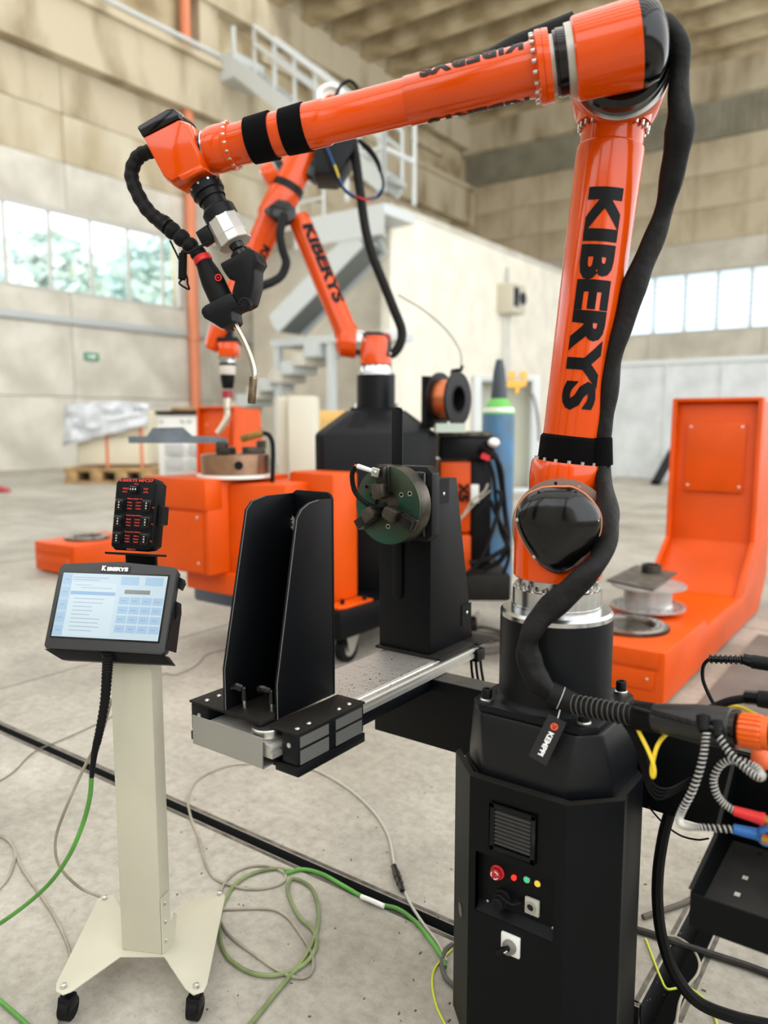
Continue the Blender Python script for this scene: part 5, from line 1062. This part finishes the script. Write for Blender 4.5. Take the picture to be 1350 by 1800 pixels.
# ================================================================== second welding cell
fr2 = thing('positioner_frame', (-3.4, 4.0, 0), 'black wheeled base frame under the second robot cell', 'frame')
q = MB(); q.bb(-3.9, -2.95, 3.60, 4.75, .19, .375); q.build('frame_box', BLACKB, fr2, bev=.01)
q = MB(); q.bb(-4.35, -3.75, 3.62, 3.80, .25, .40); q.build('outrigger', mat('blue_black_foot', (66, 76, 92), .35), fr2, bev=.03)
for cx, cy in ((-3.05, 3.78), (-3.0, 4.6), (-3.6, 3.8)):
    q = MB(); q.cyl((cx-.03, cy, .085), (cx+.03, cy, .085), .085, .085, 28); wo = q.build('castor_wheel', RUBBER, fr2)
    q = MB(); q.cyl((cx-.032, cy, .085), (cx+.032, cy, .085), .045, .045, 20); q.build('wheel_hub', ZINC, wo)
    q = MB(); q.prism([(cx+.04, cy-.05, .19), (cx+.04, cy+.09, .19), (cx+.04, cy+.03, .07), (cx+.04, cy-.02, .07)], (.006, 0, 0)); q.build('castor_fork', ZINC, wo); q = MB(); q.prism([(cx-.046, cy-.05, .19), (cx-.046, cy+.09, .19), (cx-.046, cy+.03, .07), (cx-.046, cy-.02, .07)], (.006, 0, 0)); q.build('castor_fork', ZINC, wo)
op = thing('turntable_positioner', (-3.4, 3.9, .376), 'orange two axis positioner with a chuck under the second robot', 'positioner')
q = MB(); q.prism([(-3.62, 3.63, .376), (-2.99, 3.63, .376), (-2.965, 3.68, .376), (-2.965, 3.96, .376), (-3.62, 3.96, .376)], (0, 0, .016)); bs = q.build('base_flange', ORANGE2, op, bev=.004)
for x, y in ((-3.03, 3.72), (-2.99, 3.9)):
    q = MB(); q.cyl((x, y, .392), (x, y, .425), .014, .014, 12); q.build('bolt', BLACK, bs)
cA, cB = gd(545, 835, 4.75), gd(640, 835, 4.75)
q = MB(); q.prism([(-3.48, 3.72, .392), (-3.10, 3.72, .392), (-3.08, 3.80, .392), (-3.08, 3.95, .392), (-3.48, 3.95, .392)], (0, 0, .83)); q.build('column', ORANGE2, op, bev=.02)
q = MB(); q.bb(-4.26, -3.66, 3.18, 3.92, .585, 1.185); q.build('arm_box', ORANGE2, op, bev=.012)
q = MB(); q.bb(-4.22, -3.70, 3.168, 3.18, .60, .98); q.build('arm_panel', ORANGE2, op, bev=.004)
q = MB(); q.bb(-4.27, -3.655, 3.160, 3.3, 1.0, 1.19); q.build('arm_hood', ORANGE2, op, bev=.006)
for x, z in ((-3.74, .95), (-3.74, .66), (-4.18, .95), (-4.18, .66)):
    q = MB(); q.ball((x, 3.166, z), .011, 10, (1, 1, .5), (0, -1, 0)); q.build('screw', ZINC, op)
q = MB(); q.prism([(-3.66, 3.35, .46), (-3.3, 3.5, .46), (-3.3, 4.0, .46), (-3.66, 3.92, .46)], (0, 0, .70)); q.build('arm_link', ORANGE2, op, bev=.02)
q = MB(); q.bb(-4.05, -3.45, 3.32, 3.9, .44, .585); q.build('lower_housing', ORANGE2, op, bev=.012)
cp_ = gz(413, 831, 1.186); cp_ = Vector((-4.0+.10, 3.52, 1.1855)); cp_ = gd(414, 824, 5.05); cp_.z = 1.1865
q = MB(); q.lathe(cp_, UZ, [(0, .25), (.018, .25), (.02, .235)], 48); q.build('turntable', WHITEP, op)
ch2 = thing('turntable_chuck', cp_+UZ*.02, 'brown steel three jaw chuck on the orange turntable arm', 'chuck')
BRST = mat('bronze_steel', (178, 142, 116), .3, metal=.9, noise=.15, nscale=10)
q = MB(); q.lathe(cp_+UZ*.0205, UZ, [(0, .222), (.125, .222), (.13, .21)], 48); q.build('chuck_body', BRST, ch2)
kd_ = (CAM-cp_); kd_.z = 0; kd_.normalize(); q = MB(); q.lathe(cp_+UZ*.085+kd_*.217+rt*.02, kd_, [(0, .028), (.008, .028), (.008, .018), (.002, .016)], 20); q.build('key_socket', DARK, ch2)
for a in (170, 50, 290):
    u = Vector((math.cos(R(a)), math.sin(R(a)), 0)); q = MB(); q.box(cp_+UZ*.165+u*.12, (.15, .06, .06), rotz(R(a))); q.box(cp_+UZ*.21+u*.17, (.06, .05, .05), rotz(R(a))); q.build('jaw', DSTEEL, ch2, bev=.003)
# clamped channel part
wz = cp_.z+.20; d1 = 4.85
def w_(px, py, d=d1): return gd(px, py, d)
q = MB(); pr2 = [w_(x, y) for x, y in ((225, 767), (258, 767), (268, 752), (322, 751), (338, 766), (380, 767), (400, 771), (400, 779), (226, 779))]
q.prism(pr2, ray(300, 770).normalized()*.16); q.build('channel_workpiece', mat('blue_grey_steel', (112, 120, 128), .45, metal=.5, noise=.2, nscale=6), None, 'blue grey steel channel workpiece held by the turntable chuck', 'workpiece')
ec = thing('earth_clamp', gd(440, 772, 5.0), 'brass earth clamp with black cable on the turntable chuck', 'clamp')
q = MB(); q.bar(gd(424, 772, 4.9), gd(462, 761, 4.9), .05, .045); q.build('clamp_jaw', mat('old_brass', (150, 116, 62), .4, metal=.8, noise=.2, nscale=20), ec, bev=.006)
q = MB(); q.tube(spl([gd(456, 762, 4.9), gd(470, 763, 4.92), gd(478, 775, 4.92), gd(480, 800, 4.92), gd(479, 830, 4.92), gd(478, 870, 4.95)], 6), .015, 8); q.build('clamp_cable', RUBBER, ec)
# second pedestal
p2 = Vector((gd(661, 740, 5.65).x, gd(661, 740, 5.65).y, 0))
yv = (CAM-p2); yv.z = 0; yv.normalize(); xv = Vector((-yv.y, yv.x, 0))
ped2 = thing('second_pedestal', (p2.x, p2.y, 0), 'wide black pedestal hood under the second orange robot', 'pedestal')
z_a, z_b, z_c = gd(661, 1010, 5.1).z, gd(661, 766, 5.25).z, gd(661, 722, 5.6).z
def oc2(h, c, z): return [p2+xv*a+yv*b2+UZ*z for a, b2 in ((-h, -h+c), (-h+c, -h), (h-c, -h), (h, -h+c), (h, h-c), (h-c, h), (-h+c, h), (-h, h-c))]
q = MB(); q.loft([oc2(.42, .06, .376), oc2(.42, .06, z_b), oc2(.41, .06, z_b+.02), oc2(.21, .06, z_c)]); q.build('hood', BLACK, ped2, bev=.006)
q = MB(); q.prism([p2+xv*(-.2)+yv*.37+UZ*(z_b+.045), p2+xv*(-.07)+yv*.37+UZ*(z_b+.045), p2+xv*(-.06)+yv*.26+UZ*(z_c-.02), p2+xv*(-.15)+yv*.26+UZ*(z_c-.02)], UZ*.006); q.build('hood_panel', BLACKB, ped2)
q = MB(); q.loft([oc2(.185, .05, z_c), oc2(.185, .05, z_c+.02)]); q.build('mounting_plate', BLACK, ped2)
for s1 in (-1, 1):
    for s2 in (-1, 1): q = MB(); q.cyl(p2+xv*(.15*s1)+yv*(.15*s2)+UZ*(z_c+.02), p2+xv*(.15*s1)+yv*(.15*s2)+UZ*(z_c+.05), .014, .014, 10); q.build('bolt', ZINC, ped2)
# ================================================================== second robot
D2 = 5.65
def r2(px, py, d=D2): return gd(px, py, d)
def w2m(wpx, d=D2): return wpx*d/FPX/2
rob2 = thing('second_welding_robot', p2+UZ*(z_c+.02), 'second orange welding robot standing behind the turning rail', 'robot')
B2 = p2+UZ*(z_c+.02); zt2 = r2(661, 660).z
q = MB(); q.cyl(B2, Vector((p2.x, p2.y, zt2)), w2m(67), w2m(67), 36); q.build('base_column', BLACK, rob2)
q = MB(); q.lathe((p2.x, p2.y, zt2), UZ, [(0, w2m(67)), (.012, w2m(64)), (.012, w2m(56)), (.06, w2m(54)), (.075, w2m(50))], 36); q.build('slew_ring', STEEL, rob2)
for i in range(14):
    a = 2*math.pi*i/14; q = MB(); q.cyl((p2.x+math.cos(a)*w2m(50), p2.y+math.sin(a)*w2m(50), zt2+.06), (p2.x+math.cos(a)*w2m(50), p2.y+math.sin(a)*w2m(50), zt2+.08), .008, .008, 8); q.build('bolt', BLACK, rob2)
zs = zt2+.075
q = MB(); q.lathe((p2.x, p2.y, zs), UZ, [(0, w2m(55)), (.17, w2m(54)), (.2, w2m(46))], 36); q.build('shoulder_base', ORANGE, rob2)
sc2 = r2(664, 608); q = MB(); q.lathe(r2(638, 606), r2(690, 612)-r2(638, 606), [(0, w2m(46)), (.02, w2m(50)), (.18, w2m(50)), (.2, w2m(40))], 36); q.build('shoulder_housing', ORANGE, rob2)
cvr = [r2(x, y, D2-.11) for x, y in ((636, 588), (645, 584), (668, 584), (682, 590), (688, 605), (688, 628), (672, 622), (656, 612), (645, 602))]
q = MB(); q.prism(cvr, -fw*.03); q.build('joint_cover', BLACKG, rob2, bev=.008)
for x, y in ((641, 598), (661, 617), (686, 622)):
    q = MB(); q.ball(r2(x, y, D2-.145), .01, 8); q.build('screw', ZINC, rob2)
q = MB(); q.lathe(r2(626, 603), r2(640, 605)-r2(626, 603), [(0, w2m(48)), (.05, w2m(48))], 36); q.build('joint_ring', STEEL, rob2)
q = MB(); q.lathe(r2(596, 602), r2(630, 604)-r2(596, 602), [(-.02, w2m(26)), (0, w2m(40)), (.02, w2m(50)), (.11, w2m(54)), (.13, w2m(50))], 36); q.build('arm_root_housing', ORANGE, rob2)
q = MB(); a, b2 = r2(614, 598), r2(524, 382); L2_ = (b2-a).length; q.lathe(a, b2-a, [(0, w2m(44)), (.07, w2m(44)), (.1, w2m(40)), (L2_*.93, w2m(40)), (L2_, w2m(36))], 36); q.build('upper_arm_tube', ORANGE, rob2)
da = (b2-a).normalized(); wrap_text('KIBERYS', r2(556, 405)-fw*0, -da, (-fw+rt*.75), w2m(40.5), (r2(556, 405)-r2(608, 535)).length, .085, PRINTK, rob2, bold=.05) if False else None
T1, T2 = a+da*(L2_*.90), a+da*(L2_*.27)
wrap_text('KIBERYS', T1, -da, -fw, w2m(41), (T2-T1).length, .1, PRINTK, rob2, bold=.05, ang0=.55)
# elbow
q = MB(); q.lathe(r2(466, 318), r2(500, 296)-r2(466, 318), [(-.01, w2m(20)), (.005, w2m(44)), (.03, w2m(50)), (.1, w2m(50))], 32); q.build('elbow_end', ORANGE, rob2)
q = MB(); q.lathe(r2(490, 303), r2(506, 293)-r2(490, 303), [(0, w2m(46)), (.05, w2m(46))], 32); q.build('elbow_ring', BLACKG, rob2)
q = MB(); a, b2 = r2(535, 262), r2(500, 340); q.lathe(a, b2-a, [(-.08, w2m(50)), (0, w2m(56)), ((b2-a).length, w2m(56))], 36); q.build('elbow_body', ORANGE, rob2)
q = MB(); q.prism([r2(x, y, D2-.06) for x, y in ((538, 262), (560, 266), (562, 290), (552, 318), (530, 300))], fw*.1); q.build('elbow_cap', BLACKG, rob2, bev=.01)
q = MB(); q.lathe(r2(507, 326), r2(500, 342)-r2(507, 326), [(0, w2m(58)), (.055, w2m(58))], 32); q.build('elbow_band', BLACK, rob2)
# forearm down left
q = MB(); a, b2 = r2(500, 340), r2(392, 565); L3 = (b2-a).length; q.lathe(a, b2-a, [(0, w2m(58)), (.2, w2m(58)), (.24, w2m(48)), (L3*.8, w2m(44)), (L3, w2m(40))], 36); q.build('forearm_tube', ORANGE, rob2)
flat_ = (b2-a).normalized(); wrap_text('KIBERYS', a+flat_*.42, flat_, -fw, w2m(47), .38, .08, PRINTK, rob2, bold=.05, ang0=.9)
q = MB(); cov = [r2(x, y, D2-.13) for x, y in ((464, 374), (490, 354), (510, 358), (521, 372), (519, 388), (505, 400), (490, 396))]
q.prism(cov, -fw*.05); q.build('cable_cover', BLACKG, rob2, bev=.012)
q = MB(); q.tube(spl([r2(499, 378, D2-.2), r2(492, 410, D2-.25), r2(497, 440, D2-.27), r2(503, 462, D2-.28), r2(495, 484, D2-.3), r2(478, 496, D2-.35), r2(455, 505, D2-.4), r2(430, 520, D2-.4)], 7), .030, 12); q.build('cover_hose', RUBBER, rob2)
# wrist and tool
q = MB(); q.lathe(r2(372, 612), r2(392, 568)-r2(372, 612), [(-.02, w2m(16)), (0, w2m(26)), (.05, w2m(32)), (.15, w2m(38))], 28); q.build('wrist_elbow', ORANGE, rob2)
q = MB(); q.prism([r2(x, y, D2-.08) for x, y in ((382, 600), (417, 598), (417, 618), (411, 627), (384, 626))], fw*.16); q.build('wrist_body', ORANGE, rob2, bev=.012)
q = MB(); q.prism([r2(x, y, D2-.085) for x, y in ((381, 592), (418, 592), (418, 600), (381, 600))], fw*.17); q.prism([r2(x, y, D2-.04) for x, y in ((394, 572), (408, 572), (408, 594), (394, 594))], fw*.08); q.build('wrist_lid', BLACK, rob2, bev=.006)
dn = Vector((0, 0, -1))
q = MB(); q.lathe(r2(400, 626), dn, [(0, w2m(34)), (.03, w2m(32)), (.03, w2m(28)), (.05, w2m(28))], 28); q.build('tool_flange', STEEL, rob2)
tor2 = thing('second_torch', r2(400, 700), 'torch with red ring pointing down from the second robot', 'torch')
q = MB(); q.lathe(r2(400, 638), dn, [(0, w2m(29)), (.02, w2m(29))], 24); q.build('black_band', BLACK, tor2)
q = MB(); q.lathe(r2(400, 643), dn, [(0, w2m(28)), (.05, w2m(28)), (.07, w2m(25))], 24); q.build('sensor', mat('pale_sensor', (206, 200, 188), .4), tor2)
q = MB(); q.lathe(r2(400, 659), dn, [(0, w2m(26)), (.04, w2m(24)), (.09, w2m(20)), (.10, w2m(18))], 24); q.build('torch_body', BLACK, tor2)
q = MB(); q.lathe(r2(400, 687), dn, [(0, w2m(19)), (.045, w2m(20)), (.05, w2m(18))], 24); q.build('red_ring', mat('dark_red_plastic', (150, 30, 44), .4), tor2)
q = MB(); q.tube(spl([r2(400, 698, D2), r2(399, 715), r2(399, 733), r2(392, 748), r2(382, 762)], 6), [w2m(13)]*8+[w2m(11)]*17, 12); q.build('torch_neck', mat('pale_neck', (196, 186, 166), .35, metal=.6), tor2)
# wire feeder behind the elbow with its cables
wfd = thing('wire_feeder', r2(585, 300), 'black wire feeder box on the elbow of the second robot', 'wire feeder')
q = MB(); q.prism([r2(x, y, D2-.12) for x, y in ((553, 252), (620, 236), (622, 262), (598, 300), (588, 306), (552, 304))], fw*.28); q.build('feeder_case', BLACK, wfd, bev=.01)
q = MB(); q.lathe(r2(582, 176, D2+.02), UZ*.2-fw, [(0, w2m(48)), (.06, w2m(48)), (.06, w2m(34)), (.02, w2m(34))], 32); q.build('feed_wheel_ring', WHITEP, wfd)
q = MB(); q.lathe(r2(582, 178, D2), -fw, [(0, w2m(26)), (.02, w2m(20))], 24); q.build('feed_roller', ORANGE, wfd)
q = MB(); q.bar(r2(585, 195), r2(590, 250), .1, .12); q.build('feeder_neck', BLACK, wfd)
for k, (pts, r, m) in enumerate(((((566, 250), (580, 285), (596, 320), (615, 342), (640, 350), (665, 345), (674, 325), (668, 300), (655, 275), (632, 250)), .010, RUBBER), (((572, 252), (588, 290), (604, 328), (630, 347), (655, 350), (671, 332)), .004, BLUEP), (((590, 168), (600, 150), (615, 142), (628, 155), (625, 172)), .012, RUBBER), (((625, 345), (645, 352), (655, 352)), .005, RED), (((630, 246), (650, 262), (664, 284), (668, 300)), .014, RUBBER), (((588, 290), (592, 300), (596, 312)), .005, YELLOW))):
    q = MB(); q.tube(spl([r2(x, y, D2-.15-.01*k) for x, y in pts], 6), r, 8); q.build('wire', m, wfd)
q = MB(); q.tube(spl([r2(x, y, D2-.05) for x, y in ((618, 238), (624, 270), (632, 330), (642, 400), (655, 450), (675, 500), (693, 545), (706, 580), (703, 605), (690, 622), (676, 618))], 7), .034, 12); q.build('second_sleeve', FABRIC, None, 'black cable sleeve hanging from the second robot elbow to its shoulder', 'cable sleeve')
# ================================================================== welding trolley, wire spool, gas bottle
D3 = 5.75
def r3(px, py, d=D3): return gd(px, py, d)
trl = thing('welding_trolley', (r3(835, 1000).x, r3(835, 1000).y, 0), 'orange and black welding machine on a wheeled trolley behind the headstock', 'welder')
xr = rt.copy(); M3t = Matrix((rt, Vector((-math.sin(TH), math.cos(TH), 0)), UZ)).transposed()
def r3box(x0, x1, y0, y1, d0, d1, m, nm, bev=.01, lab=None):
    a, b2 = r3(x0, y0, d0), r3(x1, y1, d0); zc = (a.z+r3(x0, y1, d0).z)/2; fh = Vector((-math.sin(TH), math.cos(TH), 0))
    c = (a+r3(x1, y0, d0))/2; c.z = zc; q = MB(); q.box(c+fh*((d1-d0)/2), (abs(x1-x0)*d0/FPX, d1-d0, abs(a.z-r3(x0, y1, d0).z)), M3t); return q.build(nm, m, trl, lab, bev=bev)
r3box(774, 870, 768, 808, 5.55, 6.1, BLACK, 'feeder_unit'); r3box(774, 866, 760, 768, 5.52, 6.12, DSTEEL, 'feeder_lid', .006)
fo_ = r3box(774, 828, 812, 938, 5.58, 6.05, ORANGE2, 'front_panel'); r3box(774, 828, 942, 1012, 5.58, 6.05, ORANGE2, 'lower_panel')
r3box(829, 865, 810, 1012, 5.62, 6.05, BLACK, 'rear_case'); r3box(778, 898, 1012, 1058, 5.45, 6.15, BLACKD, 'trolley_deck')
r3box(828, 842, 852, 884, 5.56, 5.6, WHITEP, 'rating_label', .001)
flat_text('X5', r3(806, 848, 5.57), -UZ, rt, .14, .075, PRINTK, trl, bold=.05)
for cx, cy in ((832, 1083), (790, 1085)):
    p = r3(cx, cy, 5.6); p.z = .07; q = MB(); q.cyl(p-rt*.02, p+rt*.02, .07, .07, 24); wo = q.build('castor_wheel', RUBBER, trl); q = MB(); q.bar(p+rt*.03+UZ*.1, p+rt*.03-UZ*.01, .06, .008); q.build('castor_fork', ZINC, wo); q = MB(); q.bar(p-rt*.03+UZ*.1, p-rt*.03-UZ*.01, .06, .008); q.build('castor_fork', ZINC, wo)
q = MB()
for k, pts in enumerate((((842, 790), (870, 800), (882, 850), (888, 900), (893, 950), (880, 985), (850, 1000)), ((846, 785), (878, 815), (886, 870), (890, 930), (895, 975), (885, 1010), (875, 1050)), ((850, 795), (866, 830), (872, 880), (880, 930), (892, 960)), ((835, 905), (860, 880), (870, 900), (893, 945)), ((825, 990), (850, 985), (880, 970), (892, 962)), ((870, 860), (880, 880), (850, 975), (818, 1012)))):
    q.tube(spl([r3(x, y, 5.55-.02*k) for x, y in pts], 6), .014+.006*(k == 0)+.005*(k == 4), 8)
q.build('cable_loom', RUBBER, trl)
q = MB(); q.tube(spl([r3(x, y, 5.4) for x, y in ((815, 905), (830, 880), (850, 865), (858, 850))], 5), .008, 6); q.tube(spl([r3(x, y, 5.4) for x, y in ((812, 910), (835, 885), (862, 862))], 5), .006, 6); q.tube(spl([r3(x, y, 5.42) for x, y in ((812, 960), (806, 925), (812, 905))], 5), .008, 6); q.build('grey_hoses', BEICAB, trl)
q = MB(); q.ball(r3(868, 778, 5.5), .05, 10, (1.2, .8, .7)); q.build('white_plug', WHITEP, trl)
q = MB(); q.bar(r3(846, 800, 5.5), r3(860, 806, 5.5), .05, .04); q.build('red_plug', RED, trl)
rnd = random.Random(5); q = MB()
for k in range(5):
    c = gz(845+rnd.uniform(-12, 25), 1122+rnd.uniform(-14, 12), .02+.015*k); q.tube([c+rt*(math.cos(t)*rnd.uniform(.16, .2))+Vector((-rt.y, rt.x, 0))*(math.sin(t)*.2) for t in [i*.42 for i in range(15)]], .013, 8)
q.build('cable_heap', mat('dusty_rubber', (72, 66, 58), .7), None, 'heap of dusty coiled cables on the floor behind the headstock', 'cable')
spo = thing('wire_spool', r3(790, 745, 5.3), 'copper welding wire spool on a black holder above the trolley', 'spool')
sa_ = (rt*.83-Vector((-math.sin(TH), math.cos(TH), 0))*.56).normalized(); c_ = gd(789, 702, 5.3)
q = MB(); q.ring(c_-sa_*.06, sa_, .14, .1, .12, 44); q.build('wire_winding', COPPER, spo)
for s in (-1, 1): q = MB(); q.ring(c_+sa_*(s*.07-.008), sa_, .185, .1, .016, 44); q.build('spool_flange', BLACK, spo)
q = MB(); q.lathe(c_-sa_*.08, sa_, [(0, .1), (.16, .1), (.16, .085), (.05, .085)], 36); q.build('spool_core', RUBBER, spo)
q = MB(); q.bar(c_-sa_*.15+UZ*.16, c_-sa_*.15-UZ*.2, .16, .04); q.build('holder_plate', BLACK, spo); q = MB(); q.cyl(c_-sa_*.17, c_+sa_*.02, .03, .03, 12); q.build('spindle', BLACKG, spo)
q = MB(); q.tube([gd(794, 668, 5.2), gd(795, 652, 5.25), gd(811, 650, 5.25), gd(812, 643, 5.25)], .014, 8); q.build('wire_guide', BLACK, spo)
q = MB(); q.tube(spl([gd(812, 645, 5.25), gd(808, 615, 5.25), gd(785, 580, 5.25), gd(745, 545, 5.22), gd(700, 518, 5.2)], 6), .008, 6); q.build('wire_conduit', mat('pale_conduit', (176, 172, 160), .4), spo)
q = MB(); q.box(gd(790, 752, 5.3), (.2, .2, .06), M3t); q.build('spool_base', mat('pale_green_glass', (176, 190, 176), .3), spo)
gcl = gz(871, 1042, 0); gb = thing('gas_cylinder', gcl, 'blue gas cylinder with green shoulder behind the trolley', 'gas cylinder')
rg = .142; zg = gd(871, 728, dep(gcl)).z
BLU = mat('worn_blue_paint', (72, 128, 172), .45, noise=.3, nscale=5, col2=(84, 104, 116))
q = MB(); q.lathe(gcl, UZ, [(0, rg*.95), (.03, rg), (zg, rg)], 40); q.build('cylinder_body', BLU, gb)
zz = gd(871, 706, dep(gcl)).z-zg; q = MB(); q.lathe(gcl+UZ*zg, UZ, [(0, rg), (zz*.5, rg*.9), (zz, rg*.6), (zz+.06, rg*.32)], 40); q.build('shoulder', mat('green_shoulder_paint', (96, 178, 74), .45), gb)
q = MB(); q.lathe(gcl+UZ*(zg+zz*.15), UZ, [(0, rg*.985), (zz*.35, rg*.945)], 40, False); q.build('shoulder_label', WHITEP, gb)
q = MB(); q.lathe(gcl+UZ*(zg+zz), UZ, [(0, rg*.5), (.04, rg*.5), (.26, rg*.36), (.30, rg*.3), (.36, rg*.2)], 24); q.build('valve_cap', mat('blue_black_cap', (52, 62, 70), .5), gb)
# ================================================================== far background things
cbn = thing('tall_cabinet', gz(890, 866, 0), 'open white cabinet against the office wall behind the gas cylinder', 'cabinet')
dcb = dep(gz(890, 866, 0)); fh = Vector((-math.sin(TH), math.cos(TH), 0)); M3b = M3t
def slabpx(x0, x1, y0, y1, d, th, m, nm, par, bev=.01):
    a, b2, c = gd(x0, y0, d), gd(x1, y0, d), gd(x0, y1, d); ce = (a+b2)/2; ce.z = (a.z+c.z)/2; q = MB(); q.box(ce+fh*(th/2), ((b2-a).length, th, a.z-c.z), M3b); return q.build(nm, m, par, bev=bev)
slabpx(836, 946, 664, 866, dcb+.4, .05, mat('pale_green_grey', (196, 198, 182), .6), 'back_panel', cbn)
for x0, x1 in ((833, 847), (936, 950)): slabpx(x0, x1, 664, 867, dcb, .45, LGREY, 'side_panel', cbn)
slabpx(833, 950, 660, 670, dcb, .45, LGREY, 'top_panel', cbn); slabpx(846, 937, 860, 867, dcb, .45, LGREY, 'base_panel', cbn)
rg_ = thing('gas_regulator', gd(910, 680, dcb-.3), 'brass gas regulator with twin gauges in front of the white cabinet', 'regulator')
for px in (899, 920): q = MB(); q.lathe(gd(px, 660, dcb-.3), -fh, [(0, .09), (.05, .09), (.06, .08)], 20); q.build('gauge', BRASS, rg_)
q = MB(); q.bar(gd(890, 675, dcb-.3), gd(925, 675, dcb-.3), .14, .14); q.cyl(gd(908, 680, dcb-.3), gd(908, 692, dcb-.3), .06, .06, 12); q.build('valve_block', BRASS, rg_)
q = MB(); q.tube(spl([gd(x, y, dcb-.35) for x, y in ((922, 678), (936, 695), (943, 720), (947, 755), (947, 775))], 5), .03, 8); q.build('gas_hose', mat('grey_hose', (110, 110, 108), .5), rg_)
# pallet with wrapped crates
PD = 19.2
pal = thing('wooden_pallet', gd(190, 850, PD), 'wooden pallet under the wrapped crates by the left wall', 'pallet')
WOOD = mat('pallet_wood', (188, 152, 104), .8, noise=.25, nscale=3)
for i, x0 in enumerate((114, 158, 202, 246)): slabpx(x0, x0+20, 830, 851, PD, 1.2, WOOD, 'block', pal, .01)
slabpx(112, 268, 822, 830, PD, 1.3, WOOD, 'deck_board', pal); slabpx(112, 268, 846, 852, PD-.02, .15, WOOD, 'skid_board', pal)
cr = thing('wrapped_crate', gd(195, 822, PD), 'cream crate wrapped in clear film with orange straps', 'crate')
KRA = mat('cream_board', (222, 212, 188), .7, noise=.06, nscale=1); FILM = mat('milky_stretch_film', (214, 218, 222), .25, noise=.15, nscale=3, bump=.6, bscale=6)
slabpx(135, 258, 768, 817, PD+.05, 1.2, KRA, 'lower_box', cr, .03); slabpx(125, 262, 718, 768, PD, 1.25, KRA, 'upper_box', cr, .05)
for x in (182, 243): slabpx(x, x+6, 716, 825, PD-.04, .03, PIPEO, 'strap', cr, .002)
rnd = random.Random(2); q = MB(); rows_ = []
for j in range(7):
    row = []
    for i in range(12): 
        px = lerp(112, 260, i/11); py = lerp(710, 785-40*i/11, j/6)
        row.append(gd(px+rnd.uniform(-2, 2), py+rnd.uniform(-2, 2)-(4 if 3 < i < 9 and j == 0 else 0), PD-.1-rnd.uniform(0, .15)))
    rows_.append(row)
for j in range(6):
    for i in range(11): q.add([rows_[j][i], rows_[j][i+1], rows_[j+1][i+1], rows_[j+1][i]], [(0, 1, 2, 3)])
top = [[p+fh*1.4 for p in rows_[0]], rows_[0]]
for i in range(11): q.add([rows_[0][i], rows_[0][i+1], rows_[0][i+1]+fh*1.4, rows_[0][i]+fh*1.4], [(0, 1, 2, 3)])
fo_ = q.build('film_wrap', FILM, cr); sm_ = fo_.modifiers.new('thick', 'SOLIDIFY'); sm_.thickness = .02
# white ventilated cabinet and neighbours
cg = thing('ventilated_cabinet', gd(320, 835, 12.5), 'white cabinet with perforated panels behind the turntable chuck', 'cabinet')
slabpx(276, 375, 728, 906, 12.5, 1.0, WHITEP, 'cabinet_case', cg, .03); slabpx(272, 378, 722, 729, 12.45, 1.1, BLACKD, 'cabinet_top', cg, .01)
PERF = mat('perforated_grey', (182, 184, 182), .6)
for x0 in (290, 331):
    for y0 in (780, 806, 828):
        po = slabpx(x0, x0+30, y0, y0+20, 12.48, .02, PERF, 'vent_panel', cg, .004)
for x in (284, 320, 333): q = MB(); q.ball(gd(x, 740, 12.49), .03, 8); q.build('cap', GREYST, cg)
q = MB(); slabpx(300, 372, 716, 722, 12.6, .8, WOOD, 'wood_board', cg, .01)
bc = thing('beige_cabinet', gd(520, 830, 11), 'beige metal cabinet pair beyond the orange column', 'cabinet')
BEI = mat('beige_enamel', (206, 202, 184), .5)
slabpx(486, 505, 698, 926, 11.2, .7, BEI, 'narrow_cabinet', bc, .02); slabpx(505, 553, 696, 930, 11, .8, BEI, 'wide_cabinet', bc, .02)
q = MB(); q.bb(0, 1, 0, 1, 0, 1); 
wbx = thing('timber_stack', gd(590, 745, 14), 'yellow timber board stack behind the second pedestal', 'timber')
slabpx(552, 630, 722, 745, 14, .6, mat('yellow_wood', (222, 178, 104), .7), 'board', wbx, .01); slabpx(552, 630, 746, 888, 14.02, .6, mat('yellow_wood2', (206, 166, 100), .7), 'board', wbx, .01)
# red object at left edge and black prop at right
q = MB(); p = gz(-8, 866, 0); q.prism([p+rt*a+UZ*z for a, z in ((-.4, 0), (.25, 0), (.2, .06), (.02, .12), (-.1, .2), (-.4, .2))], fh*.25); q.build('red_block', mat('dark_red', (170, 40, 52), .6), None, 'dark red block at the left edge of the floor', 'block', bev=.02)
q = MB(); q.bar(gz(1152, 850, 0.03), gd(1182, 795, dep(gz(1152, 850, 0))), .22, .25, rt); q.build('black_prop', BLACK, None, 'black leaning prop behind the right orange positioner', 'prop', bev=.02)
